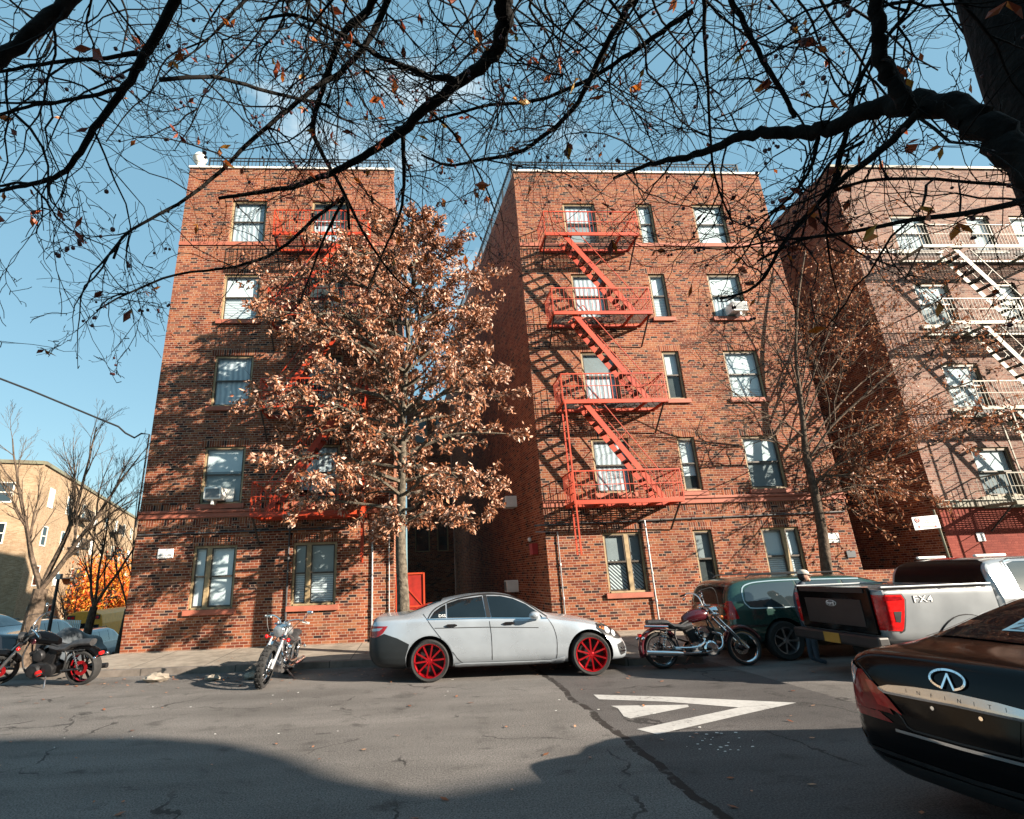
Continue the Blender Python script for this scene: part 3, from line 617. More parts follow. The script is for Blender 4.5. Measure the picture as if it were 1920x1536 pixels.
# ---------------- air conditioners, signs, lamps on the walls
def aircon(label, x, z, wd=.46, front=True, y=D, side=None, group='window air conditioners'):
    a = thing('air_conditioner', label, 'air conditioner', (x, y, z), group=group)
    if side is None:
        MB().box(x - wd / 2, x + wd / 2, y - .3, y + .14, z, z + .33).build('casing', 'ac_white', a, bevel=.02)
        gq = MB(); gq.box(x - wd / 2 + .05, x + wd / 2 - .05, y - .306, y - .29, z + .045, z + .285)
        gq.build('grille', 'ac_grille', a)
        MB().box(x - .03, x + .03, y - .26, y + .04, z - .13, z - .002).build('bracket', 'ac_white', a)
        MB().box(x + wd / 2, x + wd / 2 + .2, y + .06, y + .075, z - .02, z + .32).build('side_panel', 'ac_white', a)
    else:
        MB().box(x - .35, x + .1, y - .25, y + .25, z, z + .36).build('casing', 'ac_white', a, bevel=.02)
        MB().box(x - .357, x - .34, y - .2, y + .2, z + .05, z + .31).build('grille', 'ac_grille', a)
    return a
aircon('white air conditioner in the second floor window of the corner house', -5.45, 3.84)
aircon('white air conditioner with pots in the second row window, middle house', 10.15, 9.3, .5)
wx = lambda y: 3.386 - (y - D) * .1075
aircon('air conditioner sticking from the shaded courtyard wall, upper of two', wx(17), 3.75, y=17, side=1)
aircon('air conditioner low on the shaded courtyard wall behind the silver car', wx(17.5), 1.15, y=17.5, side=1)
def plaque(name, label, x0, x1, z0, z1, lines, mat='sign_white', ink='sign_ink', y=D - .03, cat='sign', extra=None):
    s = thing(name, label, cat, ((x0 + x1) / 2, y, z0))
    MB().box(x0, x1, y, y + .02, z0, z1).build('sign_plate', mat, s, bevel=.004)
    t = MB(); O = Vector(((x0 + x1) / 2, y, 0))
    for body, z, sz, dx in lines: put_text(t, body, (O.x + dx, y, z), (1, 0, 0), (0, 0, 1), sz, .003)
    if extra: extra(t, y)
    if t.f: t.build('lettering', ink, s)
    return s
def camglyph(cx, cz):
    def f(t, y):
        t.box(cx - .035, cx + .03, y - .005, y - .002, cz - .014, cz + .014); t.box(cx + .032, cx + .05, y - .005, y - .002, cz - .02, cz + .008)
    return f
plaque('wall_sign', 'white security camera notice on the corner house wall', -6.77, -6.38, 2.40, 2.63, [('Security', 2.475, .085, -.07), ('Cameras in Use', 2.427, .058, 0)], extra=camglyph(-6.47, 2.477))
plaque('wall_sign', 'white security camera notice behind the bare tree trunk', 11.32, 11.66, 2.21, 2.47, [('Security', 2.30, .08, -.05), ('Cameras in Use', 2.245, .05, 0)], extra=camglyph(11.6, 2.30))
plaque('wall_plaque', 'dark blank plate low on the middle house wall', 11.76, 12.02, 1.8, 1.98, [], 'dark_plaque', cat='plaque')
plaque('wall_sign', 'small white notice on the red painted ground floor', 15.74, 15.97, 2.11, 2.34, [('NO', 2.285, .05, 0), ('PARKING', 2.22, .045, 0), ('DRIVEWAY', 2.16, .035, 0)])
ps = thing('parking_sign', 'white street parking sign with double arrow on a steel post', 'street sign', (11.9, 12.5, .15))
def PT(a, b): p = at(a, b, 12.5); return p
MB().tube([(12.9, 12.52, .1), (12.86, 12.52, 2.86)], .024, 8).build('post', 'cream_paint', ps)
o_ = PT(1736, 980); u_ = Vector((1, 0, 0)); v_ = Vector((0, 0, 1)); hw, hh = .345, .155
tl = [o_ + u_ * a * hw + v_ * b * hh + Vector((0, 0, a * .02)) for a, b in ((-1, -1), (1, -1), (1, 1), (-1, 1))]
MB().prism([t + Vector((0, -.01, 0)) for t in tl], (0, .008, 0)).build('sign_plate', 'sign_white', ps)
t = MB(); F = o_ + Vector((0, -.01, 0))
t.disc(F + Vector((-.22, -.004, .06)), (0, 1, 0), .07, .004, 24); t.build('no_parking_symbol', 'sign_red', ps)
t = MB(); put_text(t, 'P', F + Vector((-.22, -.006, .06)), u_, v_, .1, .002); t.build('lettering', 'sign_white', ps); MB().torus(F + Vector((-.22, -.008, .06)), (0, 1, 0), .056, .005, 24, 6).build('symbol_ring', 'sign_white', ps); MB().bar(F + Vector((-.26, -.009, .10)), F + Vector((-.18, -.009, .02)), .01, .003).build('symbol_slash', 'sign_white', ps)
t = MB()
for body, a, b, s in (('Tuesday', .03, .11, .06), ('Friday', .015, .055, .06), ('8:30am-10am', .12, .0, .06)): put_text(t, body, F + Vector((a, 0, b)), u_, v_, s, .004)
t.box(F.x - .2, F.x + .2, F.y - .005, F.y - .002, F.z - .105, F.z - .09)
for s in (-1, 1): t.add([F + Vector((s * .27, -.005, -.0975)), F + Vector((s * .2, -.005, -.065)), F + Vector((s * .2, -.005, -.13))], [(0, 1, 2) if s < 0 else (0, 2, 1)])
t.build('lettering', 'sign_red', ps)
a = thing('wall_lamp', 'small white lamp with notice on the courtyard corner', 'wall lamp', (3.2, 15.2, 2.4))
MB().ball((3.12, 15.2, 2.62), .06).build('lamp_globe', 'ac_white', a, smooth=True); MB().box(3.14, 3.3, 15.0, 15.4, 2.2, 2.5).build('notice', 'sign_red', a)
cb = MB(); pts = [Vector((-17.5, 11.5, 9.75)), *[at(px, py, y) for px, py, y in ((0, 710, 13.2), (60, 733, 13.5), (130, 762, 13.8), (190, 787, 14.05), (222, 800, 14.15), (235, 812, 14.2), (252, 821, 14.22), (265, 813, 14.25))], Vector((-7.42, 14.3, 5.72)), Vector((-7.42, 14.3, 3.2))]
tag(cb.tube(pts, .025, 6).build('overhead_cable', 'black_iron', smooth=True), 'black overhead cable sagging to the corner house wall', 'cable')
# ------------------------------------------------------------------ trees
def crom(P, k=5):
    P = [Vector(p) for p in P]; out = []
    for i in range(len(P) - 1):
        a, b, c, d = P[max(i - 1, 0)], P[i], P[i + 1], P[min(i + 2, len(P) - 1)]
        for j in range(k):
            t = j / k; out.append(.5 * ((2 * b) + (c - a) * t + (2 * a - 5 * b + 4 * c - d) * t * t + (3 * b - a - 3 * c + d) * t ** 3))
    return out + [P[-1]]
def rv(R=rnd): 
    while 1:
        v = Vector((R.uniform(-1, 1), R.uniform(-1, 1), R.uniform(-1, 1)))
        if .05 < v.length < 1: return v.normalized()
def leaf(mb, p, size, R=rnd, droop=.6, mi=0):
    d = (rv(R) + Vector((0, 0, -droop))).normalized(); s = d.cross(rv(R)).normalized(); n = d.cross(s)
    l, w_ = size, size * R.uniform(.36, .55); c = R.uniform(-.35, .35) * size
    q = [p, p + d * l * .5 + s * w_ * .5 + n * c * .5, p + d * l + n * c, p + d * l * .5 - s * w_ * .5 + n * c * .5 + n * size * .12]
    mb.add(q + [p + d * l * .55 + n * c * .2 - n * size * .10], [(0, 1, 4), (1, 2, 4), (2, 3, 4), (3, 0, 4)], mi)
def wander(p, d, L, k, R, wob=.25, lift=0.):
    pts = [p.copy()]
    for i in range(k):
        d = (d + rv(R) * wob + Vector((0, 0, lift))).normalized(); pts.append(pts[-1] + d * (L / k))
    return pts
def twigs(mb, pts, r0, R, tips, lvl, spread=.9, lift=.03, frac=.55, n=5, start=.25, cnt=None, minr=.004, wob=.22):
    """tapered branch along pts, side branches off it, again and again; tips collects (point, direction)"""
    K = len(pts); rad = [max(minr, r0 * (1 - .8 * i / (K - 1))) for i in range(K)]
    mb.tube(pts, rad, n if lvl else 4, cap=False)
    L = sum((b - a).length for a, b in zip(pts, pts[1:]))
    if lvl == 0: tips.append(pts); return
    m_ = cnt[lvl] if cnt else 5
    for i in range(m_):
        t = start + (1 - start) * (i + R.random()) / m_; j = min(int(t * (K - 1)), K - 2); u = t * (K - 1) - j
        p = pts[j].lerp(pts[j + 1], u); d = (pts[j + 1] - pts[j]).normalized()
        dd = (d + (rv(R) - d * .0) * spread).normalized()
        ln = L * frac * (1.1 - .6 * t) * R.uniform(.7, 1.25)
        twigs(mb, wander(p, dd, ln, 5, R, wob, lift), max(minr, r0 * (1 - .8 * t) * .62), R, tips, lvl - 1, spread, lift, frac, n, .15, cnt, minr, wob)
    tips.append(pts[-3:])
# ---- brown oak in front of the courtyard
def oak():
    R = random.Random(11); Y = 12.35
    t = thing('oak_tree', 'young oak full of withered brown leaves behind the silver car', 'tree', (-.42, Y, .12))
    tr = MB(); tp = crom([(-.42, Y, .1), (-.41, Y, 1.2), (-.46, Y, 2.6), (-.40, Y, 4.2), (-.36, Y, 5.9), (-.2, Y, 8), (0, Y, 10.7)], 5)
    rad = [.215, .18] + [.165 - .15 * i / (len(tp) - 1) for i in range(2, len(tp))]
    tr.tube(tp, rad, 14); tr.build('trunk', 'grey_bark', t, smooth=True)
    zk = [2.6, 3.4, 4.5, 5.5, 6.7, 8, 9.3, 10.4, 11.1]
    lf = [.9, 2.6, 3.9, 4.4, 4.9, 4.0, 3.6, 2.2, .6]; rt = [1.3, 2.2, 2.8, 2.8, 3.1, 2.3, 2.3, 1.3, .6]
    br = MB(); lv = MB(); N = 96
    for i in range(N):
        z = 2.7 + 7.9 * ((i + .5) / N) ** .95; az = i * 2.39996 + R.uniform(-.3, .3)
        dx, dy = math.cos(az), math.sin(az)
        k = min(range(len(zk)), key=lambda q: abs(zk[q] - z - .4))
        zt = z + R.uniform(-.1, .9)
        hl = np.interp(zt, zk, lf) if dx < 0 else np.interp(zt, zk, rt)
        hy = (1.75 if dy > 0 else 2.5) * np.interp(zt, zk, [.4, .8, 1, 1, 1, .9, .8, .5, .2])
        ln = 1 / math.sqrt((dx / hl) ** 2 + (dy / hy) ** 2) * R.uniform(.72, 1.04)
        j = min(range(len(tp)), key=lambda q: abs(tp[q].z - z)); p = tp[j]
        e = Vector((p.x + dx * ln, p.y + dy * ln, zt - (.25 if z < 4.5 else -.25)))
        mid = p.lerp(e, .5) + Vector((0, 0, .12 * ln))
        pts = crom([p, p.lerp(mid, .5) + rv(R) * .06, mid + rv(R) * .12, mid.lerp(e, .55) + rv(R) * .12, e], 3)
        tips = []; twigs(br, pts, .016 + .012 * ln, R, tips, 2, .75, .0, .36, 5, .25, {2: 9, 1: 4}, .004, .2)
        for q in tips:
            for s in range(R.choice((5, 6, 8, 10))):
                u = R.random(); jj = min(int(u * (len(q) - 1)), len(q) - 2); b = q[jj].lerp(q[jj + 1], R.random())
                leaf(lv, b + rv(R) * R.uniform(.03, .12), R.uniform(.085, .155), R, .45)
    br.build('branches', 'grey_bark', t); lv.build('crown', 'oak_leaf', t)
oak()
# ---- bare tree with a few leaves, right of the middle house
def bare_right():
    R = random.Random(5); Y = 13.85
    A = lambda q, dy=0: at(q[0], q[1], Y + dy)
    t = thing('street_tree', 'half bare tree with sparse rusty leaves behind the green car', 'tree', A((1553, 1100)).to_tuple()[:2] + (.15,))
    b0 = A((1553, 1090)); tr = MB()
    tp = crom([Vector((b0.x - .03, Y, .12)), b0, A((1542, 1000)), A((1530, 935)), A((1517, 880)), A((1510, 845)), A((1506, 800)), A((1500, 740)), A((1492, 660)), A((1497, 560)), A((1510, 470))], 4)
    tr.tube(tp, [.17] + [.15 - .132 * i / (len(tp) - 1) for i in range(1, len(tp))], 12); tr.build('trunk', 'brown_bark', t, smooth=True)
    br = MB(); lv = MB()
    limbs = [([(1513, 850), (1470, 835), (1420, 825), (1370, 823), (1310, 815)], .05, -.6, 0), ([(1508, 820), (1470, 790), (1425, 770), (1380, 740), (1335, 700), (1300, 655)], .05, -.9, 0),
             ([(1503, 770), (1480, 700), (1440, 640), (1400, 600), (1370, 550)], .04, .5, 0), ([(1498, 730), (1480, 650), (1470, 580), (1440, 520)], .035, -.5, 0), ([(1515, 865), (1560, 800), (1620, 740), (1680, 690), (1740, 650), (1800, 610)], .06, -.5, 1),
             ([(1506, 800), (1540, 720), (1590, 650), (1640, 590), (1700, 540)], .05, .6, 1), ([(1522, 905), (1545, 890), (1580, 890), (1650, 870), (1730, 840), (1820, 810), (1900, 800)], .07, -1.0, 1), ([(1530, 935), (1555, 925), (1600, 915), (1660, 910), (1730, 930)], .055, .5, 1),
             ([(1515, 870), (1570, 830), (1640, 800), (1720, 760), (1800, 730), (1870, 700)], .055, .9, 1), ([(1504, 780), (1530, 690), (1560, 600), (1590, 520), (1610, 450)], .045, 0, 1), ([(1500, 740), (1520, 640), (1540, 560), (1560, 480)], .04, .8, 1),
             ([(1525, 915), (1560, 880), (1620, 850), (1690, 820), (1760, 790)], .05, -1.6, 1), ([(1510, 840), (1570, 760), (1640, 700), (1720, 660), (1790, 650)], .05, 1.2, 1)]
    for pl, r0, dy, lfy in limbs:
        r0 *= .62; k = len(pl); pts = crom([A(p, dy * i / (k - 1)) + (rv(R) * .05 if i else Vector()) for i, p in enumerate(pl)], 3)
        tips = []; twigs(br, pts, r0, R, tips, 2, .85, .02, .42, 5, .12, {2: 18, 1: 8}, .003, .27)
        if lfy:
            for q in tips:
                if R.random() < .9:
                    for s in range(R.choice((5, 7, 9))): leaf(lv, q[R.randrange(len(q))] + rv(R) * .08, R.uniform(.06, .13), R, .7)
    br.build('branches', 'brown_bark', t); lv.build('crown', 'sparse_leaf', t)
bare_right()
# ---- bare trees along the side street
def bare_left(label, x, y, h, r, seed, forks, name='bare_tree'):
    R = random.Random(seed); z0 = slope(y)
    t = thing(name, label, 'tree', (x, y, z0 + .1), group='leafless trees along the side street'); br = MB(); tr = MB()
    zf = h * .30; tp = crom([(x, y, z0), (x + .05, y, z0 + zf * .5), (x + .12, y, z0 + zf)], 4)
    tr.tube(tp, [r * 1.15] + [r * (1 - .25 * i / 8) for i in range(1, len(tp))], 10); tr.build('trunk', 'brown_bark', t, smooth=True)
    for dx, dy, ln in forks:
        d = Vector((dx, dy, 1)).normalized(); pts = wander(tp[-1], d, ln * h, 9, R, .10, .05); tips = []
        twigs(br, pts, r * .33, R, tips, 3, .55, .045, .5, 6, .15, {3: 9, 2: 7, 1: 5}, .0028, .14)
    br.build('crown', 'brown_bark', t)
bare_left('large leafless tree forking low behind the black motorcycle', -9.42, 14.0, 6.2, .21, 21, [(-.55, .1, .66), (.12, .2, .72), (.75, -.1, .62)])
bare_left('slim leafless tree before the yellow bus', -9.35, 16.2, 5.2, .13, 22, [(-.5, .1, .5), (.05, .1, .7), (.35, .2, .62)])
bare_left('thin leafless tree close to the corner house wall', -9.45, 18.2, 5.4, .10, 23, [(-.35, .1, .6), (.05, .1, .75), (.4, .0, .5)])
# ---- the dark tree overhead
def overhead():
    R = random.Random(3)
    def limb(pl, r0, r1, a, b, k=4):
        n = len(pl); P = []; Rr = []
        for i, p in enumerate(pl):
            s = i / (n - 1); P.append(dist(p[0], p[1], r0 + (r1 - r0) * s))
        P = crom(P, k); m_ = len(P)
        for i, p in enumerate(P):
            s = i / (m_ - 1); dep = (r0 + (r1 - r0) * s); Rr.append((a + (b - a) * s ** .8) * dep / FPX * .60)
        for i in range(1, m_ - 1): P[i] = P[i] + rv(R) * Rr[i] * .35
        return P, Rr
    tip0 = at(1985, 150, 1.95)
    t = thing('crabapple_tree', 'dark tree close by whose bare branches hang over the street', 'tree', (tip0.x + .1, 1.95, .1))
    tr = MB(); c0 = at(1866, -160, 1.9); c2 = at(2118, 440, 1.95)
    tp = crom([Vector((c2.x + .05, 1.97, .0)), Vector((c2.x + .03, 1.96, 1.2)), c2, tip0, c0, c0 + Vector((-.15, -.1, .9))], 5)
    rt = 106 * (tip0.y / ray(1985, 150).y) / FPX
    tr.tube(tp, [rt * 1.35, rt * 1.2] + [rt * 1.05 - rt * .25 * i / len(tp) for i in range(2, len(tp))], 18); tr.build('trunk', 'black_bark', t, smooth=True)
    top = tp[-2]
    LI = [([(1960, 330), (1905, 285), (1850, 245), (1800, 212), (1750, 198), (1690, 193), (1640, 207), (1590, 228), (1545, 243), (1500, 250), (1440, 248), (1390, 258), (1340, 275), (1290, 295), (1240, 303), (1200, 314), (1150, 335)], 2.75, 3.9, 34, 4, 0),
          ([(1697, 195), (1680, 165), (1662, 130), (1650, 90), (1645, 40), (1640, -60)], 2.9, 2.9, 17, 12, 2),
          ([(940, -70), (943, 0), (945, 45), (937, 85), (908, 118), (860, 152), (800, 203), (755, 245), (705, 280), (655, 308), (600, 333), (540, 352), (470, 362), (410, 372)], 3.6, 4.4, 25, 4, 1),
          ([(860, 150), (810, 145), (760, 125), (715, 108), (660, 75), (600, 45), (540, 28), (480, 40)], 3.7, 3.9, 9, 3, 0),
          ([(745, -40), (700, 60), (650, 125), (600, 160), (540, 205), (463, 272), (421, 315), (365, 362), (300, 402), (234, 441), (213, 485)], 4.3, 3.6, 9, 3, 1),
          ([(340, -40), (328, 0), (273, 101), (234, 164), (187, 227), (150, 285), (113, 328), (60, 345), (0, 358), (-60, 372)], 3.3, 3.1, 13, 3, 1),
          ([(180, -60), (125, 0), (60, 60), (0, 110), (-80, 160)], 3, 2.8, 17, 12, 1),
          ([(273, 98), (200, 108), (130, 113), (60, 124), (0, 134), (-50, 140)], 3.3, 3.2, 5, 3, 0),
          ([(234, 164), (170, 180), (110, 192), (50, 200), (0, 215)], 3.2, 3.1, 5, 3, 0),
          ([(300, 150), (400, 145), (480, 165), (560, 185), (620, 200)], 3.4, 4.2, 5, 4, 0),
          ([(720, -40), (690, 20), (650, 57), (620, 120), (600, 187), (585, 240), (610, 300), (648, 370), (655, 430)], 3.9, 4.6, 11, 4, 1),
          ([(648, 368), (590, 410), (520, 470), (440, 500), (330, 515), (240, 550), (180, 583)], 4.6, 4.6, 6, 2, 0),
          ([(648, 368), (610, 440), (580, 520), (560, 570)], 4.6, 4.7, 5, 2, 0), ([(648, 370), (690, 450), (740, 520), (790, 560)], 4.6, 4.7, 5, 2, 0),
          ([(1230, -50), (1187, 0), (1160, 43), (1110, 140), (1073, 207), (1013, 260), (967, 287), (890, 302), (840, 310), (790, 290)], 4.2, 4.5, 10, 3, 1),
          ([(1300, 20), (1240, 60), (1167, 110), (1100, 152), (1000, 190), (917, 197), (807, 227), (740, 240)], 4.4, 4.5, 7, 3, 0),
          ([(1365, -50), (1372, 0), (1395, 43), (1430, 113), (1473, 184), (1489, 222)], 3.3, 3.3, 7, 5, 1), ([(1318, -50), (1321, 0), (1321, 70), (1329, 195), (1340, 332), (1375, 420)], 3.6, 3.7, 6, 2, 1),
          ([(1990, 360), (1920, 375), (1825, 398), (1708, 414), (1590, 436), (1500, 450), (1420, 490)], 2.7, 3.5, 8, 3, 0), ([(1730, 207), (1669, 266), (1590, 328), (1552, 362), (1473, 450), (1419, 535), (1350, 560)], 3, 3.6, 10, 3, 0),
          ([(1535, 240), (1528, 290), (1500, 350), (1430, 420), (1400, 470)], 3.4, 3.6, 5, 2, 0), ([(1560, 355), (1580, 280), (1600, 180), (1640, 100), (1700, 20), (1720, -40)], 3.4, 3.6, 7, 3, 0),
          ([(1552, 362), (1620, 340), (1720, 335), (1850, 345), (1940, 350)], 3.4, 3.2, 4, 3, 0), ([(1620, 265), (1560, 300), (1520, 360), (1490, 330)], 3.3, 3.5, 4, 2, 0),
          ([(755, 248), (757, 330), (750, 400), (720, 470), (690, 540)], 4.1, 4.4, 7, 2, 0), ([(800, 205), (850, 250), (900, 330), (930, 400)], 4, 4.4, 4, 2, 0)]
    br = MB(); tw = MB(); lv = MB(); be = MB(); tips = []
    for pl, r0, r1, a, b, join in LI:
        P, Rr = limb(pl, r0, r1, a, b); br.tube(P, Rr, 10)
        if join:
            s = P[0] if join == 1 else P[-1]; q = top + (s - top) * .5 + Vector((0, -.3, .5)); r_ = Rr[0] if join == 1 else Rr[-1]
            J = crom([top, top.lerp(q, .6), q, s], 6); br.tube(J, [r_ * 1.7 - .7 * r_ * i / (len(J) - 1) for i in range(len(J))], 8)
        Ln = sum((u - v).length for u, v in zip(P, P[1:])); n = int(Ln / .115)
        for i in range(n):
            j = R.randrange(1, len(P) - 1); d = (P[j + 1] - P[j]).normalized()
            dd = (d * .5 + rv(R) * .9 + Vector((0, .25, -.22))).normalized(); ln = R.uniform(.35, 1.15)
            twigs(tw, wander(P[j], dd, ln, 9, R, .36, -.015), R.uniform(.0032, .0066), R, tips, 2 if R.random() < .6 else 1, .8, -.01, .55, 4, .15, {2: 4, 1: 3}, .0014, .36)
    for i in range(60):
        x = R.uniform(-40, 1760) if i > 25 else R.uniform(500, 1500); r0 = R.uniform(3.2, 5.6); pl = [(x, -60)]; dx = R.uniform(-55, 55)
        for s in range(R.randrange(4, 8)): pl.append((pl[-1][0] + dx + R.uniform(-28, 28), pl[-1][1] + R.uniform(28, 62)))
        P, Rr = limb(pl, r0, r0 + R.uniform(-.4, .5), R.uniform(2.2, 4.5), 1.3); br.tube(P, Rr, 5)
        for s in range(6):
            j = R.randrange(1, len(P) - 1); dd = ((P[j + 1] - P[j]).normalized() * .6 + rv(R) * .8).normalized()
            twigs(tw, wander(P[j], dd, R.uniform(.3, 1.0), 8, R, .36, -.01), R.uniform(.003, .0055), R, tips, 1, .8, -.01, .6, 4, .15, {1: 4}, .0014, .36)
    for q in tips:
        u = R.random(); p = q[R.randrange(len(q))]
        if u < .055:
            for s in range(R.choice((1, 1, 2, 3))): leaf(lv, p, R.uniform(.04, .095), R, .8)
        elif u < .15:
            for s in range(R.choice((1, 1, 2))):
                e = p + Vector((R.uniform(-.02, .02), R.uniform(-.02, .02), -R.uniform(.03, .055))); tw.tube([p, e], .0012, 3, cap=False); be.ball(e, R.uniform(.0075, .012), 6, 4)
        for s in range(1):
            if R.random() < .5: tw.tube([p, p + rv(R) * .022], .0022, 3, cap=False)
    br.build('limbs', 'black_bark', t, smooth=True, angle=80); tw.build('twigs', 'black_bark', t); lv.build('leaves', 'hanging_leaf', t); be.build('berries', 'berry', t, smooth=True)['kind'] = 'stuff'
overhead()
# ------------------------------------------------------------------ vehicles
def carpaint(name, col, rough=.28, metal=.55, var=.06, coat=.8, dirt=.12):
    m, n, b = newmat(name)
    t = n.nodes.new('ShaderNodeTexCoord'); z = n.nodes.new('ShaderNodeTexNoise'); z.inputs['Scale'].default_value = 2.2; z.inputs['Detail'].default_value = 7; link(n, t.outputs['Object'], z.inputs['Vector'])
    c = ramp(n, z.outputs['Fac'], [(.3, tuple(x * (1 - dirt) for x in col)), (.7, tuple(x * (1 + var) for x in col))]); link(n, c, b.inputs['Base Color'])
    r = n.nodes.new('ShaderNodeMapRange'); r.inputs[3].default_value = rough * .75; r.inputs[4].default_value = rough * 1.35; link(n, z.outputs['Fac'], r.inputs[0]); link(n, r.outputs[0], b.inputs['Roughness'])
    b.inputs['Metallic'].default_value = metal; b.inputs['Coat Weight'].default_value = coat; b.inputs['Coat Roughness'].default_value = .05
    return m
carpaint('silver_paint', (.42, .47, .52), .27, .45, coat=.6)
carpaint('white_silver_paint', (.29, .315, .335), .3, .35)
carpaint('green_paint', (.022, .062, .052), .22, .4)
carpaint('black_paint', (.003, .003, .0035), .12, .0, coat=.0)
MATS['black_paint'].node_tree.nodes['Principled BSDF'].inputs['Specular IOR Level'].default_value = .2
carpaint('black_car_paint', (.012, .013, .016), .2, .2)
carpaint('grey_car_paint', (.28, .30, .32), .3, .4)
carpaint('bare_bumper', (.007, .010, .012), .5, .0, coat=.0)
carpaint('maroon_paint', (.07, .010, .016), .15, .2, coat=1.)
carpaint('blue_grey_paint', (.35, .45, .50), .25, .4)
pm('tinted_glass', (.006, .009, .011), .03, var=.2, vs=2, spec=.6, coat=.15)
pm('dull_glass', (.003, .004, .005), .25, spec=.15)
pm('sky_glass', (.02, .03, .035), .02, var=.1, vs=2, spec=1., coat=1.)
pm('tyre_rubber', (.016, .016, .016), .85, var=.3, vs=20, bump=.3)
pm('red_rim', (.55, .010, .018), .24, .75, var=.2, vs=9, coat=.6)
pm('dark_metal', (.03, .03, .032), .45, .6, var=.3, vs=12)
pm('chrome', (.78, .79, .80), .09, 1., var=.05)
pm('dark_chrome', (.42, .44, .47), .14, 1., var=.1)
pm('engine_metal', (.34, .34, .35), .32, .9, var=.35, vs=14, bump=.2)
pm('black_plastic', (.014, .014, .015), .5, var=.2)
pm('lamp_red', (.50, .010, .010), .15, var=.3, vs=18, coat=.25)
pm('lamp_dark_red', (.24, .005, .007), .15, var=.3, vs=18, coat=.25)
pm('lamp_clear', (.30, .33, .36), .08, .5, var=.25, vs=18, coat=1.)
pm('lamp_bright', (.75, .77, .80), .1, .2, var=.1, coat=.5)
pm('lamp_amber', (.75, .20, .03), .15, var=.2, coat=1.)
pm('seat_leather', (.03, .03, .032), .5, var=.3, vs=8, bump=.3)
pm('plate_yellow', (.35, .19, .03), .5, var=.15)
pm('paper', (.45, .66, .72), .6, var=.06)
pm('bus_yellow', (.62, .26, .015), .45, var=.12)
pm('skin', (.36, .20, .14), .55, var=.1, vs=20)
pm('cap_cloth', (.46, .42, .36), .85, var=.12, vs=30)
pm('dark_jacket', (.03, .045, .065), .8, var=.25, vs=8)
pm('hair', (.02, .015, .012), .7)
def pchip(keys, x):
    xs = [k[0] for k in keys]; ys = [k[1] for k in keys]; n = len(xs)
    if x <= xs[0]: return ys[0]
    if x >= xs[-1]: return ys[-1]
    d = [(ys[i + 1] - ys[i]) / (xs[i + 1] - xs[i]) for i in range(n - 1)]
    mm = [d[0]] + [0 if d[i - 1] * d[i] <= 0 else 2 * d[i - 1] * d[i] / (d[i - 1] + d[i]) for i in range(1, n - 1)] + [d[-1]]
    i = max(j for j in range(n - 1) if xs[j] <= x); h = xs[i + 1] - xs[i]; t = (x - xs[i]) / h
    return (2 * t ** 3 - 3 * t * t + 1) * ys[i] + (t ** 3 - 2 * t * t + t) * h * mm[i] + (-2 * t ** 3 + 3 * t * t) * ys[i + 1] + (t ** 3 - t * t) * h * mm[i + 1]
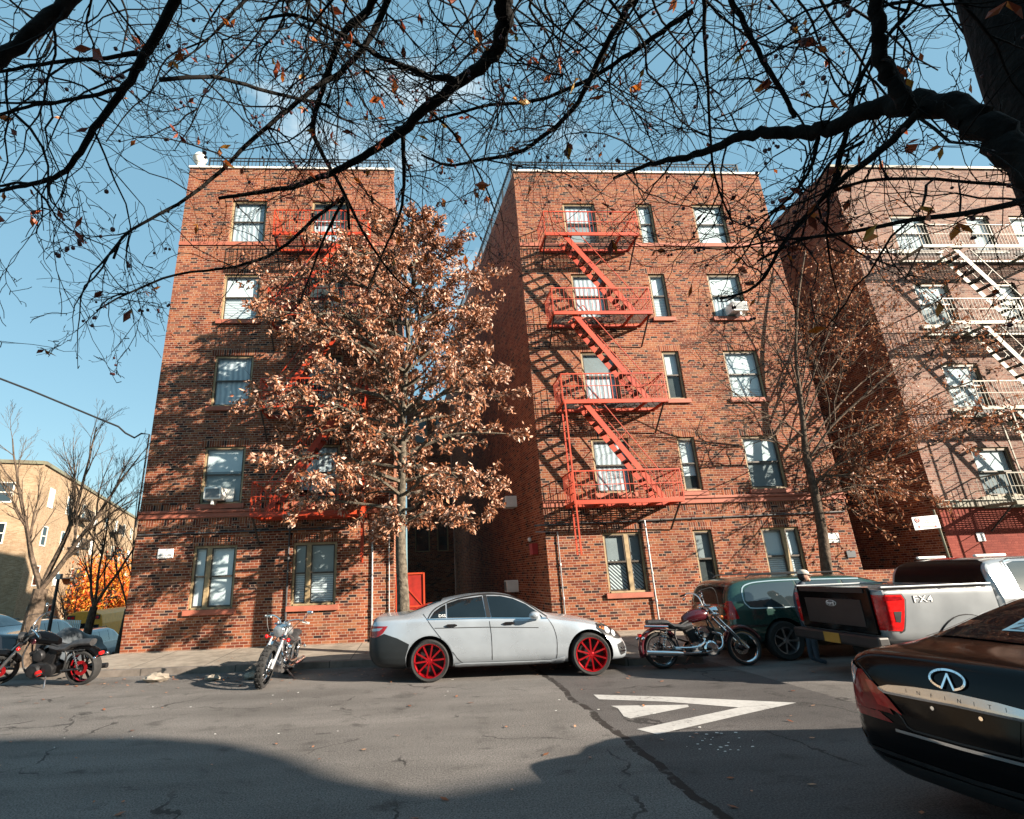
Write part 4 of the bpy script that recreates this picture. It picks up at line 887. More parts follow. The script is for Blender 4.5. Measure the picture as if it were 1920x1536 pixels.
class Body:
    """lofted car shell in the car's own frame: x forward from the rear axle, z up, right side is -y"""
    def __init__(s, par, K, x0, x1, wheels, wr_, mat, nst=54, name='body', well=.07, deep=.36):
        xs = [x0 + (x1 - x0) * (.5 - .5 * math.cos(PI * (.5 * i / (nst - 1) * 2))) * 1. for i in range(nst)]
        lin = [x0 + (x1 - x0) * i / (nst - 1) for i in range(nst)]; xs = [.35 * a + .65 * b for a, b in zip(xs, lin)]
        rows = []
        for x in xs:
            g_ = {k: pchip(v, x) for k, v in K.items()}
            zb, zt, ww, zw, wb, zl, wr, zr, ws = (g_[k] for k in ('zb', 'zt', 'ww', 'zw', 'wb', 'zl', 'wr', 'zr', 'ws')); zr = zt - zr; zl = min(zl, zr - .012)
            h = [(0, zb), (ws * .7, zb), (ws, zb + .04), (ws + (ww - ws) * .75, zb + (zw - zb) * .4), (ww, zw), (ww * .45 + wb * .55, zw + (zl - zw) * .62), (wb + .008, zl - .03), (wb - .008, zl + .008),
                 ((wb + wr) / 2 + .018, (zl + zr) / 2), (wr + .012, zr - .015), (wr - .03, zr + (zt - zr) * .45), (wr * .6, zt - .008), (0, zt)]
            rows.append([(x, y, z) for y, z in h] + [(x, -y, z) for y, z in h[-2:0:-1]])
        n = len(rows[0]); V = [v for r in rows for v in r]
        F = [(i * n + j, i * n + (j + 1) % n, (i + 1) * n + (j + 1) % n, (i + 1) * n + j) for i in range(nst - 1) for j in range(n)]
        F += [tuple(range(n - 1, -1, -1)), tuple(range((nst - 1) * n, nst * n))]
        mb = MB(); mb.add(V, F); o = mb.build(name, [mat, 'black_plastic'], par)
        bm = bmesh.new(); bm.from_mesh(o.data); bmesh.ops.recalc_face_normals(bm, faces=bm.faces); bm.to_mesh(o.data); bm.free()
        sd = o.modifiers.new('s', 'SUBSURF'); sd.levels = sd.render_levels = 1
        cut = MB()
        for wx_ in wheels:
            for sg in (-1, 1):
                yy = sorted((sg * (max(k[1] for k in K['ww']) + .3), sg * (max(k[1] for k in K['ww']) - deep)))
                cut.lathe([(.001, yy[0]), (wr_ + well, yy[0]), (wr_ + well, yy[1]), (.001, yy[1])], (wx_, 0, wr_ - .01), (0, 1, 0), 40)
        c = None
        if wheels:
            c = cut.build('cutter', ['black_plastic', 'black_plastic'], None)
            bm = bmesh.new(); bm.from_mesh(c.data); bmesh.ops.remove_doubles(bm, verts=bm.verts, dist=.004); bmesh.ops.recalc_face_normals(bm, faces=bm.faces); bm.to_mesh(c.data); bm.free()
            for p in c.data.polygons: p.material_index = 1
            bo = o.modifiers.new('b', 'BOOLEAN'); bo.object = c; bo.operation = 'DIFFERENCE'; bo.solver = 'EXACT'
            c.matrix_world = Matrix.Identity(4); o.parent = None
        dg = bpy.context.evaluated_depsgraph_get(); me = bpy.data.meshes.new_from_object(o.evaluated_get(dg)); o.modifiers.clear(); o.data = me; o.parent = par
        if c: bpy.data.objects.remove(c)
        me.shade_smooth(); me.set_sharp_from_angle(angle=math.radians(38))
        s.o = o; s.par = par; s.bvh = BVHTree.FromPolygons([v.co.copy() for v in me.vertices], [tuple(p.vertices) for p in me.polygons])
    AX = {'right': ((1, 0, 0), (0, 0, 1), (0, 1, 0), (0, -4, 0)), 'left': ((-1, 0, 0), (0, 0, 1), (0, -1, 0), (0, 4, 0)), 'top': ((1, 0, 0), (0, 1, 0), (0, 0, -1), (0, 0, 4)), 'rear': ((0, -1, 0), (0, 0, 1), (1, 0, 0), (-6, 0, 0)), 'front': ((0, 1, 0), (0, 0, 1), (-1, 0, 0), (8, 0, 0))}
    def proj(s, face, a, b, off):
        u, v, d, o = (Vector(q) for q in s.AX[face]); p = o + u * a + v * b
        loc, nrm, _, _ = s.bvh.ray_cast(p, d)
        if loc is None: 
            loc, nrm, _, _ = s.bvh.find_nearest(p + d * (-p.dot(d) - .7))
        if nrm.dot(d) > 0: nrm = -nrm
        return loc + nrm * off
    def decal(s, name, face, polys, mat, off=.005, h=.07, thick=0., smooth=True, par=None):
        if polys and not isinstance(polys[0][0], (tuple, list)): polys = [polys]
        bm = bmesh.new()
        for poly in polys:
            p3 = [Vector((a, b, 0)) for a, b in poly]; vs = [bm.verts.new(p) for p in p3]
            for t in geometry.tessellate_polygon([p3]):
                try: bm.faces.new([vs[i] for i in t])
                except ValueError: pass
        for _ in range(6):
            e = [q for q in bm.edges if q.calc_length() > h]
            if not e: break
            bmesh.ops.subdivide_edges(bm, edges=e, cuts=1); bmesh.ops.triangulate(bm, faces=[f for f in bm.faces if len(f.verts) > 3])
        for f in bm.faces:
            if f.normal.z < 0: f.normal_flip()
        for v in bm.verts: v.co = s.proj(face, v.co.x, v.co.y, off)
        if thick:
            r = bmesh.ops.solidify(bm, geom=bm.faces[:], thickness=-thick)
        mb = MB(); bm.verts.index_update(); mb.add([v.co for v in bm.verts], [tuple(v.index for v in f.verts) for f in bm.faces]); bm.free()
        return mb.build(name, mat, par or s.par, smooth=smooth, angle=50)
    def line(s, name, face, pts, w, mat, off=.004, par=None, smoothk=0):
        if smoothk: pts = [(p.x, p.y) for p in crom([(a, b, 0) for a, b in pts], smoothk)]
        polys = []
        for (a, b), (c, d) in zip(pts, pts[1:]):
            v = Vector((c - a, d - b)); n = Vector((-v.y, v.x)).normalized() * w / 2; e = v.normalized() * w * .3
            polys.append([(a + n.x - e.x, b + n.y - e.y), (c + n.x + e.x, d + n.y + e.y), (c - n.x + e.x, d - n.y + e.y), (a - n.x - e.x, b - n.y - e.y)])
        return s.decal(name, face, polys, mat, off, .10, par=par)
    def text(s, name, face, body, a, b, size, mat, off=.006, tilt=0., bold=0., wide=1.):
        V, F = text_mesh(body, size, 0, bold); c_, s_ = math.cos(tilt), math.sin(tilt)
        mb = MB(); mb.add([s.proj(face, a + (x * c_ * wide - y * s_), b + (x * s_ * wide + y * c_), off) for x, y, _ in V], F); return mb.build(name, mat, s.par)
def mirror(poly): return [(-a, b) for a, b in poly]
def wheel(par, x, y, r, side, rim_mat, spokes=10, rim_r=.78, wd=.21, rot=.0, disc=True, name='wheel', split=False):
    """side -1 faces -y"""
    c = Vector((x, y, r)); ax = Vector((0, side, 0)); R = r * rim_r
    t = MB(); t.lathe([(R * .97, -wd * .45), (r * .93, -wd * .5), (r * .99, -wd * .38), (r, -wd * .1), (r, wd * .1), (r * .99, wd * .38), (r * .93, wd * .5), (R * .97, wd * .44)], c - ax * wd * .5, ax, 40)
    w_ = t.build(name, 'tyre_rubber', par, smooth=True)
    m_ = MB(); o = c
    m_.lathe([(R * .98, -wd * .9), (R * .9, -wd * .8), (R * .9, -.03), (R * .955, -.008), (R, -.004), (R, -.03)], o, ax, 40)
    u, v = Vector((1, 0, 0)), Vector((0, 0, 1))
    for i in range(spokes):
        for da in ((-.09, .09) if split else (0,)):
            a = rot + 2 * PI * i / spokes + da; d = u * math.cos(a) + v * math.sin(a)
            m_.bar(o + d * R * .12 - ax * .035, o + d * R * .93 - ax * .012, .028 if spokes > 6 else .06, .022, up=ax)
    m_.lathe([(.001, -.02), (R * .13, -.02), (R * .2, -.04), (R * .2, -.07)], o, ax, 20); m_.build('rim', rim_mat, w_, smooth=True)
    if disc:
        d = MB(); d.lathe([(.001, -.13), (R * .72, -.13), (R * .72, -.15), (.001, -.15)], o, ax, 30); d.lathe([(.001, -.17), (R * .95, -.17)], o, ax, 24); d.build('brake_disc', 'dark_metal', w_)
    return w_
# ---- silver saloon with red wheels
def saloon(name, label, loc, rz, mat, r=.335, L_=None):
    c = thing(name, label, 'car', loc, rz, local=True)
    K = dict(zt=[(-1.08, .70), (-1.05, .92), (-1.0, 1.02), (-.9, 1.055), (-.5, 1.075), (-.22, 1.15), (.05, 1.245), (.4, 1.325), (.9, 1.375), (1.2, 1.375), (1.5, 1.33), (1.8, 1.20), (2.13, 1.0), (2.3, .955), (2.7, .90), (3.05, .815), (3.3, .71), (3.45, .60), (3.55, .44)],
             zb=[(-1.08, .42), (-1.0, .27), (-.8, .2), (0, .185), (2.9, .185), (3.4, .18), (3.5, .2), (3.55, .27)],
             ww=[(-1.08, .58), (-1.02, .74), (-.88, .85), (-.5, .905), (0, .92), (1.4, .915), (2.8, .915), (3.1, .86), (3.3, .75), (3.45, .60), (3.55, .42)],
             zw=[(-1.08, .58), (-.9, .62), (3.2, .58), (3.55, .36)], ws=[(-1.08, .5), (-.9, .76), (-.5, .84), (2.9, .84), (3.2, .78), (3.45, .58), (3.55, .40)],
             wb=[(-1.08, .52), (-1.0, .70), (-.85, .79), (-.4, .845), (.3, .86), (1.6, .865), (2.3, .84), (2.9, .80), (3.2, .70), (3.45, .53), (3.55, .38)],
             zl=[(-1.08, .64), (-1.0, .95), (-.5, .985), (0, .985), (.6, .97), (1.9, .925), (2.5, .86), (3.0, .745), (3.35, .60), (3.55, .39)],
             wr=[(-1.08, .46), (-.95, .66), (-.5, .68), (-.2, .64), (.15, .58), (.6, .555), (1.3, .56), (1.7, .60), (2.1, .68), (2.5, .70), (3.0, .62), (3.4, .46), (3.55, .3)],
             zr=[(-1.08, .03), (-.6, .03), (.2, .055), (1.4, .05), (2.2, .03), (3.55, .03)])
    b = Body(c, K, -1.08, 3.55, (0, 2.776), r, mat)
    for sd, f in (('right', lambda p: p), ('left', mirror)):
        if sd == 'left': q = lambda P: [mirror(x) for x in P]
        else: q = lambda P: P
        b.decal('side_window', sd, q([[(.02, 1.0), (.10, 1.10), (.22, 1.175), (.30, 1.21), (.30, 1.0)], [(.325, 1.0), (.325, 1.225), (.55, 1.285), (.97, 1.325), (1.0, .985)]]), 'tinted_glass', .006)
        b.decal('side_window', sd, q([[(1.10, .98), (1.06, 1.325), (1.3, 1.315), (1.52, 1.265), (1.74, 1.165), (1.93, 1.03), (2.0, .945)]]), 'tinted_glass', .006)
        tr = [(-.02, .985), (.06, 1.10), (.2, 1.19), (.5, 1.295), (.95, 1.35), (1.3, 1.34), (1.55, 1.28), (1.78, 1.17), (2.08, .955)]
        b.line('window_trim', sd, f(tr), .018, 'black_plastic', .007, smoothk=3); b.line('beltline_trim', sd, f([(-.03, .985), (1.0, .972), (2.08, .93)]), .016, 'chrome', .007)
        pil = [(1.01, .985), (.985, 1.335), (1.05, 1.335), (1.09, .98)]; b.decal('door_pillar', sd, f(pil), 'black_plastic', .007)
        b.line('door_seam', sd, f([(-.10, 1.07), (-.03, .985), (.06, .86), (.24, .64), (.40, .46), (.50, .33), (.64, .262), (1.1, .245)]), .010, 'black_plastic', .003, smoothk=3)
        b.line('door_seam', sd, f([(1.05, .975), (1.075, .7), (1.07, .25)]), .010, 'black_plastic', .003, smoothk=3)
        b.line('door_seam', sd, f([(2.08, .93), (2.16, .80), (2.20, .62), (2.19, .4), (2.17, .30), (2.10, .255), (1.1, .245)]), .010, 'black_plastic', .003, smoothk=3)
        for x in (.28, 1.28):
            b.decal('door_handle', sd, f([(x, .865), (x + .05, .885), (x + .17, .885), (x + .21, .87), (x + .17, .852), (x + .05, .85)]), 'chrome', .016, thick=.014)
        b.decal('side_skirt', sd, f([(.43, .20), (.43, .255), (.56, .275), (1.0, .268), (2.05, .262), (2.32, .31), (2.32, .205), (1.2, .188)]), mat, .018, thick=.016)
        b.line('body_crease', sd, f([(.1, .845), (1.0, .83), (1.9, .79)]), .012, 'dark_metal', .0015)
        # lamps
        b.decal('tail_lamp', sd, f([(-1.07, .70), (-1.05, .90), (-.72, .895), (-.80, .79), (-.92, .71)]), 'lamp_dark_red', .008, .04, thick=.006)
        b.decal('tail_lamp', sd, f([(-1.035, .815), (-1.03, .855), (-.80, .878), (-.86, .83)]), 'lamp_clear', .012, .04)
        b.decal('headlamp', sd, f([(2.93, .735), (2.98, .80), (3.14, .775), (3.33, .64), (3.42, .535), (3.25, .555), (3.06, .615)]), 'dark_metal', .008, .04, thick=.006)
        for hx_, hz_, hr_ in ((3.13, .69, .05), (3.24, .635, .042)): b.decal('headlamp_lens', sd, f([(hx_ + hr_ * math.cos(a), hz_ + hr_ * math.sin(a)) for a in [2 * PI * i / 14 for i in range(14)]]), 'lamp_bright', .014, .03)
        b.line('headlamp_trim', sd, f([(2.98, .79), (3.14, .765), (3.33, .63), (3.41, .545)]), .014, 'chrome', .015)
        b.decal('indicator', sd, f([(2.98, .742), (3.0, .778), (3.1, .765), (3.07, .70)]), 'lamp_amber', .012, .04)
        b.decal('rear_bumper', sd, f([(-1.085, .70), (-.93, .71), (-.78, .775), (-.55, .70), (-.345, .60), (-.41, .40), (-.405, .2), (-.9, .22), (-1.05, .30)]), 'bare_bumper', .010, .05, thick=.008)
        b.line('wheel_arch', sd, f([(.405 * math.cos(a), .33 + .405 * math.sin(a)) for a in [PI * i / 16 for i in range(-1, 18)]]), .02, 'dark_metal', .003)
        b.decal('fog_grille', sd, f([(3.28, .46), (3.42, .49), (3.47, .40), (3.45, .30), (3.34, .28), (3.30, .36)]), 'black_plastic', .006, .04)
        b.line('fog_trim', sd, f([(3.32, .40), (3.46, .385)]), .02, 'chrome', .012); b.line('fog_trim', sd, f([(3.33, .345), (3.46, .335)]), .02, 'chrome', .012)
        for x, ro in ((0, .1), (2.776, .35)): wheel(c, x, -.915 if sd == 'right' else .915, r, -1 if sd == 'right' else 1, 'red_rim', 10, .80, .22, ro)
        mr = MB(); sg = -1 if sd == 'right' else 1
        mr.ball((1.83, sg * .98, 1.0), .1, 14, 10, (.95, .75, .62)); mr.bar((1.93, sg * .88, .95), (1.86, sg * .95, .97), .05, .04); mr.build('wing_mirror', mat, c, smooth=True)
    b.text('window_sticker', 'right', 'DSS', .235, 1.03, .06, 'sign_white', .009, wide=1.3)
    b.decal('windscreen', 'top', [(1.55, -.50), (2.05, -.62), (2.16, 0), (2.05, .62), (1.55, .50), (1.48, 0)], 'tinted_glass', .006); b.decal('rear_window', 'top', [(.22, -.48), (-.34, -.56), (-.42, 0), (-.34, .56), (.22, .48), (.26, 0)], 'tinted_glass', .006)
    b.decal('rear_bumper', 'rear', [(-.8, .72), (.8, .72), (.8, .3), (-.8, .3)], 'bare_bumper', .012, .06); b.decal('grille', 'front', [(-.5, .62), (.5, .62), (.42, .45), (-.42, .45)], 'black_plastic', .008)
    q = MB(); q.torus((1.86, -.34, 1.09), (0, 1, 0), .02, .006, 10, 6); q.ball((1.86, -.34, 1.03), .03, 8, 6); q.build('hanging_ornament', 'lamp_red', c)
    return c
saloon('silver_car', 'silver saloon with bright red wheels and unpainted dark rear bumper', (.155, 10.63, 0), math.radians(-2.3), 'silver_paint')
# ---- black saloon parked close by
def black_car():
    c = thing('black_car', 'glossy black saloon seen from behind, chrome strip across its boot', 'car', (4.5, 3.7, 0), math.radians(8), local=True)
    K = dict(zt=[(-1.17, .62), (-1.14, .92), (-1.06, 1.045), (-.9, 1.075), (-.5, 1.10), (-.2, 1.17), (.15, 1.29), (.55, 1.39), (1.0, 1.44), (1.4, 1.44), (1.7, 1.38), (2.1, 1.17), (2.4, 1.0), (3.0, .93), (3.5, .78), (3.72, .5)],
             zb=[(-1.17, .36), (-1.05, .24), (-.8, .2), (3.4, .2), (3.72, .3)], ww=[(-1.17, .66), (-1.1, .78), (-.92, .87), (-.5, .915), (1.4, .92), (3.0, .91), (3.4, .82), (3.72, .5)], zw=[(-1.17, .5), (-.9, .6), (3.72, .45)],
             ws=[(-1.17, .6), (-.95, .78), (-.5, .84), (3, .84), (3.72, .45)], wb=[(-1.17, .62), (-1.08, .735), (-.9, .80), (-.4, .85), (1.6, .865), (2.6, .84), (3.4, .7), (3.72, .42)],
             zl=[(-1.17, .58), (-1.1, .93), (-.9, .985), (0, 1.0), (1.9, .96), (3.0, .85), (3.72, .46)], wr=[(-1.17, .58), (-1.0, .68), (-.5, .69), (-.2, .665), (.3, .60), (1.2, .58), (1.8, .62), (2.4, .70), (3.4, .55), (3.72, .3)], zr=[(-1.17, .03), (-.5, .03), (.3, .06), (1.5, .05), (3.72, .03)])
    b = Body(c, K, -1.17, 3.72, (0, 2.85), .34, 'black_paint', 60)
    for sd, f in (('right', lambda p: p), ('left', mirror)):
        b.decal('side_window', sd, f([(.05, 1.04), (.35, 1.24), (.7, 1.33), (1.1, 1.37), (1.5, 1.34), (1.85, 1.2), (2.15, 1.0)]), 'tinted_glass', .006)
        b.line('window_trim', sd, f([(0, 1.02), (.3, 1.24), (.7, 1.355), (1.1, 1.395), (1.5, 1.36), (2.2, .99), (0, 1.02)]), .016, 'chrome', .007)
        b.decal('tail_lamp', sd, f([(-1.16, .60), (-1.13, .87), (-1.0, .935), (-.82, .90), (-.95, .74), (-1.05, .62)]), 'lamp_dark_red', .008, .04, thick=.006); b.decal('tail_lamp', sd, f([(-1.10, .83), (-1.05, .92), (-.88, .905), (-.97, .80)]), 'lamp_clear', .013, .04)
        b.decal('reflector', sd, f([(-1.12, .44), (-1.1, .49), (-.82, .47), (-.84, .44)]), 'lamp_amber', .007, .04)
        for x in (0, 2.85): wheel(c, x, -.91 if sd == 'right' else .91, .34, -1 if sd == 'right' else 1, 'dark_metal', 5, .74, .22)
    for sg in (-1, 1):
        b.decal('tail_lamp', 'rear', [(sg * x, z) for x, z in ((.80, .90), (.62, .905), (.56, .84), (.42, .66), (.54, .66), (.72, .66), (.80, .70))], 'lamp_dark_red', .009, .03, thick=.006)
        b.decal('tail_lamp', 'rear', [(sg * x, z) for x, z in ((.60, .85), (.55, .85), (.44, .76), (.35, .665), (.42, .69), (.52, .70))], 'lamp_red', .014, .03)
        b.decal('tail_lamp', 'rear', [(sg * x, z) for x, z in ((.80, .93), (.74, .96), (.66, .91), (.70, .80), (.78, .82))], 'lamp_clear', .014, .03)
        b.line('boot_seam', 'rear', [(sg * .74, 1.0), (sg * .60, .90), (sg * .36, .64), (sg * .34, .60), (sg * .30, .585), (0, .58)], .012, 'black_plastic', .004)
    pts = [(-.50, .80), (-.42, .826), (-.25, .842), (0, .852), (.25, .842), (.42, .826), (.50, .80)]; b.decal('chrome_strip', 'rear', pts + [(.46, .782), (.25, .782), (0, .786), (-.25, .782), (-.46, .782)], 'dark_chrome', .016, .04, thick=.014)
    V = 'INFINITI'
    for i, ch in enumerate(V): b.text('lettering', 'rear', ch, -.29 + i * .083, .823, .034, 'black_plastic', .019)
    e = []
    for i in range(0, 33):
        a = -PI / 2 + .35 + (2 * PI - .7) * i / 32; e.append((-.02 + .105 * math.cos(a), .935 + .055 * math.sin(a)))
    b.line('emblem', 'rear', e, .013, 'chrome', .014); b.line('emblem', 'rear', [e[0], (-.018, .965), e[-1]], .012, 'chrome', .015)
    b.decal('plate_recess', 'rear', [(-.34, .775), (.34, .775), (.30, .60), (-.30, .60)], 'black_paint', .004)
    for x in (-.14, .14): b.decal('plate_screw', 'rear', [(x + .012 * math.cos(a), .75 + .012 * math.sin(a)) for a in [2 * PI * i / 10 for i in range(10)]], 'chrome', .010)
    b.line('bumper_strip', 'rear', [(-.42, .56), (0, .555), (.42, .56)], .018, 'chrome', .012); b.line('bumper_crease', 'rear', [(-.75, .40), (0, .38), (.75, .40)], .025, 'dark_metal', .006)
    b.decal('rear_diffuser', 'rear', [(-.6, .36), (.6, .36), (.55, .26), (-.55, .26)], 'black_plastic', .006)
    b.decal('rear_window', 'top', [(.42, -.50), (.1, -.56), (-.36, -.63), (-.43, 0), (-.36, .63), (.1, .56), (.42, .50), (.47, 0)], 'tinted_glass', .007)
    b.line('rear_window_trim', 'top', [(.44, .525), (.1, .59), (-.38, .66)], .022, 'chrome', .009)
    b.decal('window_card', 'top', [(-.22, -.10), (.02, -.08), (.02, .22), (-.22, .24)], 'paper', .010)
    V, F = text_mesh('2A0', .17); mb = MB(); mb.add([b.proj('top', -.14 + y, .07 - x, .012) for x, y, _ in V], F); mb.build('card_lettering', 'sign_ink', c)
    b.decal('window_leaf', 'top', [(.08, .1), (.16, .06), (.26, .12), (.2, .2), (.1, .2)], 'dim_shade', .010)
    b.decal('windscreen', 'top', [(1.65, -.5), (2.3, -.66), (2.3, .66), (1.65, .5)], 'tinted_glass', .006)
    return c
black_car()
# ---- pickup truck
def pickup():
    c = thing('pickup_truck', 'silver pickup truck with black tailgate facing left', 'truck', (7.75, 8.5, 0), 0, local=True); c.scale = (.95, .95, .95)
    cst = lambda v: [(-2, v), (6, v)]
    # bed shell
    K = dict(zt=cst(1.37), zb=[(-1.25, .62), (-1.1, .55), (.6, .50)], ww=[(-1.25, .955), (-1.2, .985), (.6, 1.0)], zw=cst(1.0), ws=[(-1.25, .9), (.6, .93)], wb=[(-1.25, .955), (-1.15, .975), (.6, .985)], zl=cst(1.33), wr=[(-1.25, .93), (.6, .95)], zr=cst(.012))
    b = Body(c, K, -1.25, .62, (0,), .39, 'white_silver_paint', 26, 'bed', .05)
    Kc = dict(zt=[(.66, 1.40), (.70, 1.60), (.86, 1.74), (1.1, 1.775), (2.6, 1.775), (2.9, 1.70), (3.4, 1.36), (3.6, 1.24), (4.4, 1.18), (4.75, 1.1)], zb=cst(.48), ww=[(.66, .985), (4.3, 1.0), (4.75, .86)], zw=cst(.95), ws=cst(.93), wb=[(.66, .97), (3.6, .965), (4.75, .82)], zl=[(.66, 1.2), (3.4, 1.16), (4.75, .98)],
              wr=[(.66, .90), (.8, .80), (1.1, .74), (2.7, .75), (3.3, .84), (3.7, .9), (4.75, .75)], zr=[(.66, .02), (.9, .05), (2.6, .05), (3.6, .03), (4.75, .03)])
    k = Body(c, Kc, .66, 4.75, (3.6,), .39, 'white_silver_paint', 48, 'cab', .05)
    for sd, f in (('right', lambda p: p), ('left', mirror)):
        k.decal('side_window', sd, f([(1.12, 1.22), (1.06, 1.30), (1.18, 1.66), (1.32, 1.69), (1.95, 1.69), (1.95, 1.22)]), 'sky_glass', .007); k.decal('side_window', sd, f([(2.07, 1.22), (2.07, 1.69), (2.6, 1.685), (2.9, 1.58), (3.2, 1.3), (3.2, 1.22)]), 'sky_glass', .007)
        k.line('door_seam', sd, f([(.98, .6), (.98, 1.30), (1.10, 1.69), (1.3, 1.735), (2.7, 1.735)]), .012, 'dark_metal', .003)
        k.line('door_seam', sd, f([(2.0, .58), (2.02, 1.7)]), .012, 'dark_metal', .003); k.line('window_frame', sd, f([(1.04, 1.26), (1.16, 1.69), (1.3, 1.715)]), .02, 'blue_grey_paint', .008)
        b.decal('tail_lamp', sd, f([(-1.26, .78), (-1.25, 1.27), (-.93, 1.265), (-.90, 1.2), (-1.02, .80), (-1.05, .77)]), 'lamp_red', .012, .05, thick=.010)
        b.decal('tail_lamp', sd, f([(-1.12, .90), (-1.12, 1.04), (-1.0, 1.04), (-1.05, .89)]), 'dark_metal', .016, .05); b.line('lamp_surround', sd, f([(-1.25, 1.28), (-.92, 1.275), (-.885, 1.2), (-1.01, .78), (-1.06, .755)]), .03, 'black_plastic', .006)
        b.decal('tail_lamp', sd, f([(-1.245, 1.19), (-1.24, 1.255), (-.95, 1.25), (-.93, 1.2)]), 'lamp_dark_red', .016, .05)
        b.text('badge', sd, 'FX4', -.60 if sd == 'right' else .60, 1.20, .135, 'dark_metal', .006, wide=1.45, bold=.004); b.text('badge', sd, 'FX4', -.60 if sd == 'right' else .60, 1.20, .135, 'sign_white', .009, wide=1.4)
        arch = [(.52 * math.cos(a), .39 + .52 * math.sin(a)) for a in [PI * i / 18 for i in range(0, 19)]]; b.line('wheel_arch', sd, f(arch), .09, 'white_silver_paint', .022, smoothk=2); b.line('wheel_arch', sd, f([(x * 1.10, .39 + (z - .39) * 1.10) for x, z in arch]), .014, 'dark_metal', .006)
        b.line('bed_rail', sd, f([(-1.2, 1.345), (.58, 1.345)]), .03, 'black_plastic', .006)
        for x in (0, 3.6): wheel(c, x, -.97 if sd == 'right' else .97, .39, -1 if sd == 'right' else 1, 'dark_metal', 6, .66, .26)
    r_ = MB(); r_.box(-1.2, .60, -.965, -.90, 1.372, 1.40); r_.box(-1.2, .60, .90, .965, 1.372, 1.40); r_.build('bed_rail_cap', 'white_silver_paint', c, bevel=.01)
    t = MB(); t.box(-1.285, -1.235, -.80, .80, .70, 1.385); t.build('tailgate', 'black_paint', c, bevel=.02)
    t = MB(); t.box(-1.30, -1.28, -.72, .72, 1.30, 1.37); t.box(-1.296, -1.28, -.62, .62, .80, 1.2); t.build('tailgate_panel', 'black_plastic', c, bevel=.006)
    t = MB(); t.lathe([(.001, 0), (.115, 0), (.115, .008), (.001, .008)], (0, 0, 0), (-1, 0, 0), 30); t.v = [(x - 1.297, y * .98, z * .42 + 1.13) for x, y, z in t.v]; t.build('emblem', 'sign_white', c)
    t = MB(); t.lathe([(.001, 0), (.106, 0), (.106, .004), (.001, .004)], (0, 0, 0), (-1, 0, 0), 30); t.v = [(x - 1.306, y * .98, z * .40 + 1.13) for x, y, z in t.v]; t.build('emblem_field', 'sign_ink', c)
    t = MB(); put_text(t, 'Ford', (-1.312, 0, 1.132), (0, -1, 0), (0, 0, 1), .085, .002, .002); t.build('emblem_lettering', 'sign_white', c)
    t = MB(); t.box(-1.42, -1.24, -.93, .93, .52, .69); t.build('rear_bumper', 'black_plastic', c, bevel=.03)
    t = MB(); t.box(-1.43, -1.42, -.17, .17, .53, .68); t.build('number_plate', 'plate_yellow', c)
    k.decal('rear_window', 'rear', [(-.84, 1.38), (-.74, 1.69), (-.60, 1.73), (.60, 1.73), (.74, 1.69), (.84, 1.38)], 'dull_glass', .010, .06)
    k.decal('brake_lamp', 'rear', [(-.22, 1.742), (.22, 1.742), (.2, 1.768), (-.2, 1.768)], 'lamp_red', .015, .06)
    for y in (-.52, .52): MB().box(.95, 1.5, y - .03, y + .03, 1.775, 1.82).build('roof_rack_foot', 'ac_white', c, bevel=.02)
    k.decal('windscreen', 'top', [(2.85, -.66), (3.45, -.8), (3.45, .8), (2.85, .66)], 'tinted_glass', .006)
pickup()
